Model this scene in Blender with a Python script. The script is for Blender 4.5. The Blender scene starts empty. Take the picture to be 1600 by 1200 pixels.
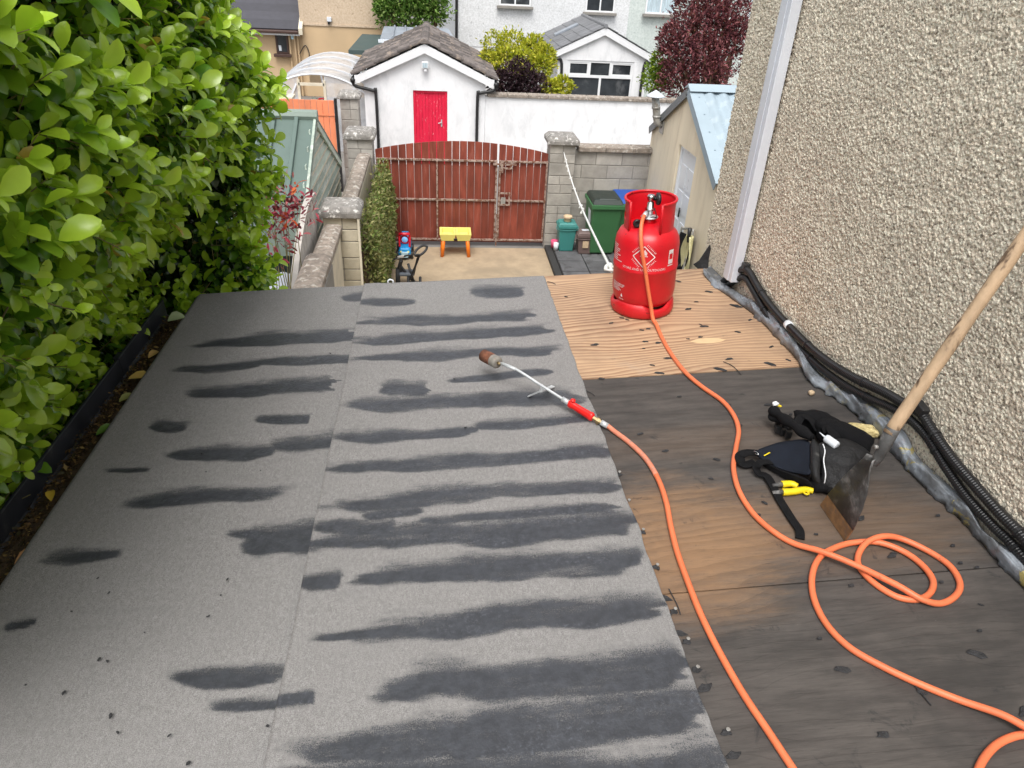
import bpy, bmesh, math, random
import numpy as np
from mathutils import Vector, Matrix, Quaternion
random.seed(7); rng = np.random.default_rng(7)
S = bpy.context.scene
C = S.collection
# ------------------------------------------------------------------ camera
F, CX, CY = 1120.0, 800.0, 600.0              # pixels of the 1600 x 1200 picture
_d = np.array([680-CX, -85-CY, F]); _d /= np.linalg.norm(_d)        # level, along the roof
_n = np.array([700-CX, 2450-CY, F]); _n -= _d*(_n@_d); _n /= np.linalg.norm(_n)   # straight down
_r = np.cross(_n, _d)
cam = bpy.data.cameras.new('camera'); camo = bpy.data.objects.new('camera', cam); C.objects.link(camo)
cam.sensor_width = 36; cam.lens = F/1600*36; cam.clip_start = .05; cam.clip_end = 600
ax = [Vector((_r[i], _d[i], -_n[i])) for i in range(3)]
camo.matrix_world = Matrix(((ax[0].x, -ax[1].x, -ax[2].x, 0), (ax[0].y, -ax[1].y, -ax[2].y, 0), (ax[0].z, -ax[1].z, -ax[2].z, 0), (0, 0, 0, 1)))
S.camera = camo
# ------------------------------------------------------------------ sky and sun (bright overcast)
SUN_EL, SUN_AZ = math.radians(62), math.radians(192)     # azimuth clockwise from +Y: behind the camera, to the left
w = bpy.data.worlds.new('World'); S.world = w; w.use_nodes = True
nt = w.node_tree; bg = nt.nodes['Background']
sky = nt.nodes.new('ShaderNodeTexSky'); sky.sky_type = 'NISHITA'; sky.sun_disc = False
sky.sun_elevation = SUN_EL; sky.sun_rotation = SUN_AZ; sky.dust_density = 4; sky.air_density = 1.0
hs = nt.nodes.new('ShaderNodeHueSaturation'); hs.inputs['Saturation'].default_value = .22
nt.links.new(sky.outputs[0], hs.inputs['Color']); nt.links.new(hs.outputs[0], bg.inputs[0]); bg.inputs[1].default_value = .15
sl = bpy.data.lights.new('sun', 'SUN'); sl.energy = 1.3; sl.angle = math.radians(32); sl.color = (1, .97, .93)
so = bpy.data.objects.new('sun', sl); C.objects.link(so)
sdir = Vector((math.sin(SUN_AZ)*math.cos(SUN_EL), math.cos(SUN_AZ)*math.cos(SUN_EL), math.sin(SUN_EL)))
so.rotation_euler = sdir.to_track_quat('Z', 'Y').to_euler(); so.location = sdir*30
S.view_settings.view_transform = 'Standard'; S.view_settings.look = 'None'; S.view_settings.gamma = 1
S.view_settings.exposure = 0.68
S.cycles.max_bounces = 6; S.cycles.diffuse_bounces = 3; S.cycles.glossy_bounces = 2; S.cycles.transmission_bounces = 2; S.cycles.transparent_max_bounces = 8; S.cycles.caustics_reflective = False; S.cycles.caustics_refractive = False
# ------------------------------------------------------------------ picture point -> place
def ray(x, y):
    v = np.array([x-CX, y-CY, F]); return np.array([v@_r, v@_d, -(v@_n)])
def V(a): return Vector((float(a[0]), float(a[1]), float(a[2])))
def onZ(x, y, z): R = ray(x, y); return V(R*z/R[2])
def onY(x, y, Y): R = ray(x, y); return V(R*Y/R[1])
def onX(x, y, X): R = ray(x, y); return V(R*X/R[0])
RA, RC = .06, -1.6                              # the roof falls to the left
def rz(x): return RC+RA*x
def RP(x, y, h=0): R = ray(x, y); return V(R*(RC+h)/(R[2]-RA*R[0]))
WK, WC = .0556, 1.784                           # house wall: X + WK*Y = WC
def WP(x, y, off=0): R = ray(x, y); return V(R*(WC-off)/(R[0]+WK*R[1]))
def wx(y): return WC-WK*y
G0 = -4.5
# ------------------------------------------------------------------ noise
_tab = rng.random((256, 256))
def vn(x, y):
    x = np.asarray(x, float); y = np.asarray(y, float)
    xi = np.floor(x).astype(int); yi = np.floor(y).astype(int); fx = x-xi; fy = y-yi
    fx = fx*fx*(3-2*fx); fy = fy*fy*(3-2*fy)
    t = lambda a, b: _tab[a % 256, b % 256]
    return (t(xi, yi)*(1-fx)+t(xi+1, yi)*fx)*(1-fy)+(t(xi, yi+1)*(1-fx)+t(xi+1, yi+1)*fx)*fy
def fbm(x, y, o=3):
    s = 0; a = .5
    for k in range(o): s = s+a*vn(x*2**k+17*k, y*2**k+31*k); a *= .5
    return s/(1-.5**o)
def sstep(a, b, x): t = np.clip((x-a)/(b-a), 0, 1); return t*t*(3-2*t)
# ------------------------------------------------------------------ materials
MATS = {}
class NT:
    def __init__(s, name):
        s.m = bpy.data.materials.new(name); s.m.use_nodes = True; s.t = s.m.node_tree
        s.p = s.t.nodes['Principled BSDF']; s.geo = None
    def n(s, typ, **k):
        q = s.t.nodes.new('ShaderNode'+typ)
        for a, b in k.items(): setattr(q, a, b)
        return q
    def l(s, a, b): s.t.links.new(a, b)
    def pos(s, scale=(1, 1, 1), rand=True):
        if s.geo is None: s.geo = s.n('NewGeometry')
        v = s.n('VectorMath', operation='MULTIPLY'); s.l(s.geo.outputs['Position'], v.inputs[0]); v.inputs[1].default_value = scale
        return v.outputs[0]
    def noise(s, sc, det=3, rough=.55, vec=None, dist=0):
        q = s.n('TexNoise'); q.inputs['Scale'].default_value = sc; q.inputs['Detail'].default_value = det; q.inputs['Roughness'].default_value = rough
        q.inputs['Distortion'].default_value = dist
        s.l(vec if vec is not None else s.pos(), q.inputs['Vector']); return q.outputs['Fac']
    def ramp(s, f, a, b, lo=0, hi=1):
        q = s.n('MapRange'); q.interpolation_type = 'SMOOTHSTEP'; s.l(f, q.inputs[0])
        for i, x in enumerate((a, b, lo, hi)): q.inputs[i+1].default_value = x
        return q.outputs[0]
    def mth(s, op, a, b=None):
        q = s.n('Math', operation=op)
        for i, x in enumerate((a, b)):
            if x is None: continue
            if isinstance(x, (int, float)): q.inputs[i].default_value = x
            else: s.l(x, q.inputs[i])
        return q.outputs[0]
    def mix(s, f, a, b, mode='MIX'):
        q = s.n('Mix', data_type='RGBA', blend_type=mode)
        for i, x in ((0, f), (6, a), (7, b)):
            if isinstance(x, (int, float)): q.inputs[i].default_value = x
            elif isinstance(x, (tuple, list)): q.inputs[i].default_value = (*x[:3], 1)
            else: s.l(x, q.inputs[i])
        return q.outputs[2]
    def bump(s, h, strength=.3, dist=.01):
        q = s.n('Bump'); q.inputs['Strength'].default_value = strength; q.inputs['Distance'].default_value = dist
        s.l(h, q.inputs['Height']); s.l(q.outputs[0], s.p.inputs['Normal'])
    def col(s, c): 
        if isinstance(c, (tuple, list)): s.p.inputs['Base Color'].default_value = (*c[:3], 1)
        else: s.l(c, s.p.inputs['Base Color'])
    def rough(s, r):
        if isinstance(r, (int, float)): s.p.inputs['Roughness'].default_value = r
        else: s.l(r, s.p.inputs['Roughness'])
def mat(name, c, rough=.6, var=.18, vs=6, bump=0, bs=60, metal=0, dirt_or_reflection=None, ds=3, da=(.5, .7), pv=0, spec=.5, stretch=(1, 1, 1)):
    t = NT(name); P = t.pos(stretch)
    f = t.noise(vs, 4, .6, P)
    k = t.ramp(f, .25, .75, 1-var, 1+var)
    if pv:
        oi = t.n('ObjectInfo'); k = t.mth('MULTIPLY', k, t.ramp(oi.outputs['Random'], 0, 1, 1-pv, 1+pv))
    cc = t.n('VectorMath', operation='SCALE'); cc.inputs[0].default_value = c; t.l(k, cc.inputs['Scale']); out = cc.outputs[0]
    if dirt_or_reflection:
        g = t.ramp(t.noise(ds, 5, .65, P, .3), *da); out = t.mix(g, out, dirt_or_reflection)
    t.col(out); t.rough(t.ramp(f, .2, .8, rough-.08, rough+.08) if rough > .15 else rough); t.p.inputs['Metallic'].default_value = metal
    t.p.inputs['Specular IOR Level'].default_value = spec
    if bump: t.bump(t.noise(bs, 3, .6, P), bump, .01)
    MATS[name] = t.m; return t.m
# felt: sand-faced bitumen sheet, torched to a smooth dark skin in bars (attribute "burn")
t = NT('felt'); at = t.n('Attribute', attribute_name='burn'); P = t.pos()
fine = t.noise(420, 2, .7); mid = t.noise(34, 4, .65); big = t.noise(3.2, 3)
weave = t.noise(130, 2, .5, t.pos((1, .45, 1)))
fc = t.ramp(fine, .32, .68, -.5, .5); st = t.ramp(t.noise(22, 5, .75, t.pos((.18, 1, 1))), .3, .7, -.5, .5)
e = t.mth('ADD', at.outputs['Fac'], t.mth('MULTIPLY', fc, .62)); e = t.mth('ADD', e, t.mth('MULTIPLY', st, .38)); e = t.mth('ADD', e, t.mth('MULTIPLY', t.mth('SUBTRACT', mid, .5), .35))
bm_ = t.ramp(e, .26, .72, 0, .98)
g = t.mix(t.ramp(fine, .3, .7), (.165, .159, .155), (.35, .339, .331)); g = t.mix(t.ramp(weave, .35, .65), t.mix(1, g, (.86, .86, .86), 'MULTIPLY'), g)
g = t.mix(t.ramp(big, .3, .7, 0, .35), g, (.215, .208, .203))
bl = t.mix(t.ramp(mid, .3, .75), (.033, .035, .041), (.054, .058, .068))
bl = t.mix(t.mth('MULTIPLY', t.ramp(t.noise(90, 4, .75), .5, .72), t.ramp(t.noise(5, 3, .6, t.pos((.5, 2, 1))), .45, .65, 0, .6)), bl, (.13, .14, .165))  # pale bluish sheen painted into the dark skin in patches
sc_ = t.ramp(t.noise(26, 5, .75, t.pos((1, 3, 1)), 1.2), .67, .72, 0, .5)
g = t.mix(sc_, g, (.10, .095, .09))
t.col(t.mix(bm_, g, bl)); t.rough(t.ramp(bm_, 0, 1, .92, .42))
hb = t.mth('ADD', t.mth('MULTIPLY', t.mth('SUBTRACT', 1, bm_), fine), t.mth('MULTIPLY', t.noise(95, 3, .6), t.mth('MULTIPLY', bm_, .9)))
t.bump(hb, .55, .004); MATS['felt'] = t.m
def plywood(name, light, dark, grey=None, gsc=(.34, .6), fr=17, blobs=()):
    t = NT(name); P = t.pos((.36, 1, 1))
    d1 = t.noise(2.4, 3, .45, P); d2 = t.noise(.9, 2, .5, t.pos((.5, 1.4, 1)))
    sx = t.n('SeparateXYZ'); t.l(t.pos(), sx.inputs[0])
    ph = t.mth('ADD', t.mth('MULTIPLY', sx.outputs['Y'], fr), t.mth('ADD', t.mth('MULTIPLY', d1, 11.0), t.mth('MULTIPLY', d2, 12)))
    s_ = t.mth('FRACT', ph); band = t.mth('MULTIPLY', t.ramp(s_, .15, .93), t.ramp(s_, .93, 1, 1, .0))
    fib = t.noise(230, 4, .72, t.pos((.03, 1, 1)))
    c = t.mix(t.mth('MULTIPLY', band, t.ramp(t.noise(5, 2, .5, t.pos((.3, 1, 1))), .3, .7, .5, 1)), light, dark); c = t.mix(t.ramp(fib, .3, .75, 0, .5), c, tuple(x*.72 for x in light))
    if grey:
        gm = t.ramp(t.noise(1.35, 6, .68, t.pos((.62, 1.1, 1)), .4), *gsc)
        gm2 = t.noise(30, 4, .7, t.pos((.12, 1, 1)))
        for bx_, by_, rx_, ry_, k_ in blobs:
            dx_ = t.mth('DIVIDE', t.mth('SUBTRACT', sx.outputs['X'], bx_), rx_); dy_ = t.mth('DIVIDE', t.mth('SUBTRACT', sx.outputs['Y'], by_), ry_)
            rr_ = t.mth('ADD', t.mth('MULTIPLY', dx_, dx_), t.mth('MULTIPLY', dy_, dy_)); rr_ = t.mth('ADD', rr_, t.mth('MULTIPLY', t.mth('SUBTRACT', t.noise(6, 8, .8, t.pos((.4, 1.8, 1))), .5), 4.6))
            gm = t.mth('MULTIPLY', gm, t.ramp(rr_, -.6, 2.6, k_, 1))
        c = t.mix(gm, c, t.mix(t.ramp(gm2, .3, .7), tuple(x*.85 for x in grey), tuple(x*1.5 for x in grey)))
        c = t.mix(t.ramp(fib, .54, .74, 0, .22), c, tuple(x*2.2 for x in grey)); c = t.mix(t.ramp(fib, .44, .30, 0, .5), c, (.022, .02, .019))
        c = t.mix(t.ramp(t.noise(140, 2, .8, t.pos((.4, 1, 1))), .70, .78, 0, .25), c, (.22, .21, .2))
        c = t.mix(t.ramp(t.noise(11, 5, .7, None, .6), .60, .72, 0, .75), c, (.02, .02, .021)); c = t.mix(t.ramp(t.noise(2.3, 5, .7), .50, .70, 0, .5), c, (.028, .026, .025))
    else:
        c = t.mix(t.ramp(t.noise(1.7, 5, .65), .46, .72, 0, .5), c, (.17, .11, .075)); c = t.mix(t.ramp(t.noise(14, 5, .75, t.pos((.5, 1, 1))), .64, .72, 0, .5), c, (.07, .05, .04))
        c = t.mix(t.ramp(t.noise(2.1, 4, .7), .6, .78, 0, .4), c, (.42, .36, .29))
    t.col(c); t.rough(.72); t.bump(t.mth('ADD', fib, t.mth('MULTIPLY', band, .6)), .3, .003); MATS[name] = t.m
plywood('ply_new', (.54, .36, .22), (.20, .095, .048), None, None, 33)
plywood('ply_old', (.28, .165, .088), (.20, .112, .056), (.056, .049, .044), (.14, .30), 31, ((.72, 1.60, .27, .24, .0), (1.22, 1.62, .42, .16, .62), (.72, 1.36, .22, .09, .6), (.95, 2.1, .5, .10, .85)))
plywood('ply_dark', (.13, .09, .058), (.08, .055, .036), (.052, .047, .043), (.16, .36), 15, ((.72, 1.34, .22, .10, .3),))
# pebbledash
def dash(name, a, b, pit, sc, bmp=.6, speck=.0):
    t = NT(name); n1 = t.noise(sc, 3, .6); n2 = t.noise(sc*2.7, 2, .6); n3 = t.noise(.9, 4, .6)
    c = t.mix(t.ramp(n2, .3, .7), a, b); c = t.mix(t.ramp(n1, .40, .30, 0, .75), c, pit); c = t.mix(t.ramp(n3, .4, .75, 0, .3), c, tuple(x*.72 for x in a))
    hgt = t.mth('ADD', n1, t.mth('MULTIPLY', n2, .4))
    vv = t.n('TexVoronoi'); vv.inputs['Scale'].default_value = sc*1.25; t.l(t.pos(), vv.inputs['Vector'])
    sp = t.n('SeparateColor'); t.l(vv.outputs['Color'], sp.inputs[0])
    if speck:
        c = t.mix(t.ramp(sp.outputs[0], .80, .86, 0, .45), c, tuple(x*.45 for x in a))
        c = t.mix(t.ramp(sp.outputs[1], .60, .66, 0, .6), c, tuple(min(.9, x*1.12) for x in b)); c = t.mix(t.ramp(sp.outputs[2], .86, .9, 0, speck), c, (.12, .095, .075))
        c = t.mix(t.ramp(t.noise(1.6, 5, .65, t.pos((1, 1, .35))), .52, .72, 0, .35), c, tuple(x*.62 for x in a))
        hgt = t.mth('ADD', hgt, t.mth('MULTIPLY', t.mth('SUBTRACT', 1, vv.outputs['Distance']), 1.2))
    t.col(c); t.rough(.9); t.bump(hgt, bmp, .02 if not speck else .008); MATS[name] = t.m
dash('dash_near', (.67, .565, .43), (.86, .77, .63), (.29, .225, .165), 105, .45, .6)
dash('dash_tan', (.52, .40, .28), (.62, .50, .37), (.33, .24, .16), 7, .5)
dash('dash_white', (.62, .63, .63), (.78, .79, .80), (.45, .46, .46), 7, .5)
dash('dash_green', (.50, .56, .53), (.62, .67, .64), (.38, .43, .41), 7, .5)
mat('smooth_cream', (.62, .53, .41), .9, .18, 9, .5, 90, dirt_or_reflection=(.25, .2, .15), ds=4, da=(.55, .8))
mat('tan_smooth', (.55, .40, .24), .9, .08, 1.2, .1, 40)
mat('white_render', (.82, .825, .835), .88, .05, 2, .35, 14, dirt_or_reflection=(.70, .71, .72), ds=2.6, da=(.46, .72), stretch=(1.6, 1, .7))
mat('white_paint', (.80, .81, .82), .5, .04, 4)
mat('white_pvc', (.76, .79, .83), .32, .03, 3)
mat('pvc_pipe', (.70, .73, .79), .35, .05, 3, dirt_or_reflection=(.45, .45, .45), ds=6, da=(.66, .8))
mat('beige_render', (.77, .68, .52), .9, .1, 1.5, .25, 50, dirt_or_reflection=(.62, .53, .39), ds=2.6, da=(.5, .8), stretch=(1, 1.5, .35))
mat('block', (.40, .375, .335), .92, .16, 5, .6, 70, dirt_or_reflection=(.27, .255, .225), ds=1.7, da=(.5, .75), pv=.12)
mat('mortar', (.26, .245, .22), .95, .12, 9, .4, 80)
mat('block_cream', (.52, .47, .36), .92, .14, 5, .5, 70, pv=.1, dirt_or_reflection=(.36, .33, .24), ds=4, da=(.55, .75))
mat('coping', (.28, .235, .195), .95, .3, 16, 1.0, 45, dirt_or_reflection=(.52, .48, .42), ds=13, da=(.53, .64), pv=.08)
mat('cap_stone', (.25, .235, .215), .95, .28, 12, .9, 50, dirt_or_reflection=(.62, .60, .56), ds=17, da=(.55, .62), pv=.1)
mat('gate_board', (.225, .047, .027), .62, .28, 5, .25, 40, dirt_or_reflection=(.30, .10, .07), ds=5, da=(.56, .75), pv=.16, stretch=(2.5, 2.5, .5))
mat('gate_steel', (.36, .265, .22), .75, .2, 20, .3, 60, dirt_or_reflection=(.17, .075, .045), ds=16, da=(.46, .58))
mat('orange_board', (.78, .25, .12), .6, .08, 3, 0, pv=.07)
mat('black_plastic', (.018, .018, .019), .42, .15, 12)
mat('conduit_black', (.014, .014, .015), .34, .1, 12)
mat('black_gutter', (.022, .025, .032), .38, .3, 7, dirt_or_reflection=(.10, .10, .10), ds=9, da=(.55, .8))
mat('black_rubber', (.02, .02, .021), .75, .15, 12)
mat('tile_dark', (.125, .108, .10), .92, .3, 12, .7, 40, dirt_or_reflection=(.26, .21, .17), ds=5, da=(.52, .68), pv=.4)
mat('slate', (.17, .175, .185), .75, .15, 6, .2, 40, pv=.1)
mat('slate_black', (.055, .055, .066), .7, .15, 6, .2, 40, pv=.12)
mat('red_door', (.72, .012, .055), .5, .1, 6, .1, 40, dirt_or_reflection=(.78, .3, .32), ds=22, da=(.62, .67), stretch=(2, 1, .4))
mat('glass_dark', (.035, .04, .045), .08, .5, 1.6, dirt_or_reflection=(.10, .105, .11), ds=1.3, da=(.52, .66))  # paler patches paint in reflections and the grey room behind the panes
mat('curtain', (.45, .55, .6), .8, .25, 14, stretch=(3, 1, .3))
mat('brown_frame', (.06, .03, .022), .5, .1, 6)
mat('lead_grey', (.27, .30, .34), .5, .15, 3, metal=0)
mat('shed_green', (.108, .155, .135), .5, .08, 2, dirt_or_reflection=(.085, .12, .105), ds=3, da=(.5, .8))
mat('shed_green_pale', (.22, .275, .235), .55, .08, 2)
mat('shed_board', (.46, .54, .46), .85, .2, 8, .3, 40, dirt_or_reflection=(.58, .60, .54), ds=9, da=(.48, .62), pv=.22, stretch=(1, .3, 2))
mat('sheet_white', (.66, .70, .75), .45, .05, 3)
mat('grey_wood', (.50, .465, .42), .88, .18, 8, .4, 60, pv=.12, stretch=(1, 1, .3))
mat('cream_board', (.66, .60, .47), .8, .12, 5, .1, 40, pv=.05)
mat('dark_green_metal', (.055, .085, .083), .6, .1, 3)
mat('roof_blue', (.34, .42, .47), .42, .05, 2)
mat('roof_blue_edge', (.27, .35, .41), .45, .06, 3)
mat('steel_grey_edge', (.16, .175, .185), .5, .1, 3)
mat('galv', (.42, .41, .38), .5, .2, 12, metal=.3, dirt_or_reflection=(.22, .19, .15), ds=8, da=(.5, .65))
mat('alu', (.56, .58, .59), .4, .12, 14, metal=.35, dirt_or_reflection=(.2, .19, .18), ds=20, da=(.62, .75))
mat('chrome', (.62, .62, .63), .2, .1, 30, metal=1)
mat('brass', (.27, .20, .10), .45, .3, 60, metal=.7)
mat('gas_red', (.62, .008, .017), .38, .12, 5, .06, 40, dirt_or_reflection=(.07, .02, .02), ds=30, da=(.68, .72), spec=.5)
mat('gas_red_worn', (.60, .012, .018), .42, .12, 8, .08, 40, dirt_or_reflection=(.06, .025, .02), ds=38, da=(.62, .66))
mat('print_white', (.78, .72, .72), .6, .1, 60, dirt_or_reflection=(.62, .12, .12), ds=150, da=(.6, .68))
mat('torch_red', (.78, .018, .015), .35, .05, 10)
mat('rust', (.20, .075, .04), .85, .4, 40, .4, 120, dirt_or_reflection=(.03, .02, .02), ds=26, da=(.55, .65))
mat('rust_pale', (.27, .25, .22), .6, .2, 40, .2, 90, metal=.2, dirt_or_reflection=(.25, .13, .08), ds=30, da=(.55, .7))
mat('hose_orange', (.78, .185, .075), .45, .10, 6, dirt_or_reflection=(.30, .09, .045), ds=24, da=(.62, .76))
mat('hose_worn', (.66, .22, .13), .6, .12, 40, dirt_or_reflection=(.4, .25, .2), ds=50, da=(.5, .7))
mat('cloth_black', (.007, .007, .008), .9, .3, 30, .5, 350, spec=.2)
mat('cloth_navy', (.011, .014, .022), .85, .15, 20, .4, 500, spec=.2)
mat('leather_black', (.017, .017, .018), .6, .4, 14, .5, 90, dirt_or_reflection=(.14, .137, .13), ds=15, da=(.60, .78), spec=.3)
mat('yellow_plastic', (.80, .60, .012), .45, .06, 20)
mat('white_plastic', (.72, .76, .80), .4, .04, 5)
mat('wood_handle', (.43, .30, .185), .65, .25, 16, .3, 60, dirt_or_reflection=(.10, .06, .035), ds=12, da=(.58, .66), stretch=(1, 1, .22))
mat('steel_black', (.075, .074, .072), .62, .45, 22, .2, 60, dirt_or_reflection=(.26, .25, .24), ds=22, da=(.50, .74))
mat('steel_rust', (.24, .125, .055), .7, .25, 40, .2, 90, dirt_or_reflection=(.15, .10, .07), ds=28, da=(.5, .7))
mat('foam', (.68, .56, .27), .95, .2, 60, 1.0, 90, dirt_or_reflection=(.5, .38, .15), ds=40, da=(.5, .7))
mat('felt_scrap', (.028, .028, .030), .8, .4, 60, .5, 200)
mat('nail_steel', (.33, .32, .30), .6, .2, 100, metal=.4)
mat('timber_patch', (.66, .47, .27), .7, .08, 20)
mat('concrete_yard', (.40, .31, .205), .95, .13, 5, .6, 130, dirt_or_reflection=(.31, .245, .165), ds=1.6, da=(.45, .75))
mat('ground_grey', (.20, .19, .175), .95, .15, 1.5, .3, 30)
mat('slab', (.105, .105, .11), .85, .22, 6, .3, 40, pv=.14, dirt_or_reflection=(.06, .06, .06), ds=5, da=(.5, .7))
mat('slab_joint', (.035, .035, .034), .95, .2, 9)
mat('bin_green', (.05, .16, .062), .45, .06, 3)
mat('bin_lid_dark', (.022, .032, .026), .45, .12, 6)
mat('bin_blue', (.012, .075, .36), .42, .06, 3)
mat('caddy_teal', (.05, .235, .215), .45, .05, 3)
mat('caddy_brown', (.165, .115, .105), .5, .06, 3)
mat('pot_clay', (.56, .42, .27), .8, .12, 14)
mat('pink', (.72, .10, .22), .5, .06, 5)
mat('toy_blue', (.012, .31, .70), .35, .04, 5)
mat('toy_red', (.70, .01, .03), .35, .04, 5)
mat('toy_yellow', (.80, .72, .20), .4, .05, 5)
mat('toy_orange', (.86, .20, .012), .4, .05, 5)
mat('toy_light', (.50, .72, .82), .4, .04, 5)
mat('seat_grey', (.11, .125, .145), .6, .1, 5)
mat('hose_pale', (.60, .56, .31), .5, .1, 12)
mat('rope_white', (.74, .74, .70), .85, .1, 60)
mat('bark', (.16, .095, .055), .9, .35, 9, .9, 24, dirt_or_reflection=(.085, .06, .035), ds=7, da=(.45, .65), stretch=(1, 1, .4))
mat('twig', (.22, .19, .07), .7, .3, 20)
mat('soil', (.085, .055, .030), .95, .4, 50, .8, 120, dirt_or_reflection=(.24, .15, .07), ds=60, da=(.6, .7))
mat('dry_leaf', (.62, .40, .12), .7, .25, 20, pv=.3)
mat('dry_leaf_pink', (.60, .34, .20), .7, .2, 20)
mat('leadwork', (.30, .33, .37), .42, .3, 13, .4, 40, metal=.25, dirt_or_reflection=(.11, .11, .11), ds=9, da=(.50, .66))
t = NT('lead_foil'); n1 = t.noise(9, 4, .6, None, .5)
at = t.n('Attribute', attribute_name='near')
c = t.mix(t.ramp(n1, .35, .65), (.13, .135, .14), (.30, .33, .365)); c = t.mix(t.ramp(t.noise(9, 4, .7), .58, .72, 0, .6), c, (.23, .12, .11))
c = t.mix(t.mth('MULTIPLY', at.outputs['Fac'], t.ramp(t.noise(16, 4, .7, None, .5), .57, .64)), c, (.40, .33, .12))
c = t.mix(t.ramp(t.noise(19, 4, .7, None, .7), .60, .70), c, (.05, .05, .05))
t.col(c); t.rough(t.ramp(n1, .3, .7, .6, .32)); t.p.inputs['Metallic'].default_value = .2; t.bump(t.noise(60, 4, .7), .5, .006); MATS['lead_foil'] = t.m
# clear plastic skin of the tunnel
t = NT('tunnel_film'); tr = t.n('BsdfTransparent'); mx = t.n('MixShader'); t.col((.66, .69, .73)); t.rough(.3)
t.l(t.ramp(t.noise(2.2, 4, .6, t.pos((1, 1, .5))), .3, .75, .46, .80), mx.inputs[0]); t.l(tr.outputs[0], mx.inputs[1]); t.l(t.p.outputs[0], mx.inputs[2])
t.l(mx.outputs[0], t.t.nodes['Material Output'].inputs['Surface']); t.bump(t.noise(3, 3), .6, .08); MATS['tunnel_film'] = t.m
def leafmat(name, rough=.3, trans=.25, spec=.5):
    t = NT(name); a = t.n('Attribute', attribute_name='tint'); nz = t.noise(30, 2)
    c = t.mix(t.ramp(nz, .3, .7, 0, .25), a.outputs['Color'], t.mix(1, a.outputs['Color'], (.6, .7, .5), 'MULTIPLY'))
    t.col(c); t.rough(rough); t.p.inputs['Specular IOR Level'].default_value = spec
    tl = t.n('BsdfTranslucent'); t.l(t.mix(1, a.outputs['Color'], (1.05, 1.2, .5), 'MULTIPLY'), tl.inputs[0]); mx = t.n('MixShader'); mx.inputs[0].default_value = trans
    t.l(t.p.outputs[0], mx.inputs[1]); t.l(tl.outputs[0], mx.inputs[2]); t.l(mx.outputs[0], t.t.nodes['Material Output'].inputs['Surface'])
    MATS[name] = t.m
leafmat('leaf_gloss', .27, .33, .7); leafmat('leaf_matt', .6, .25, .3)
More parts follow.
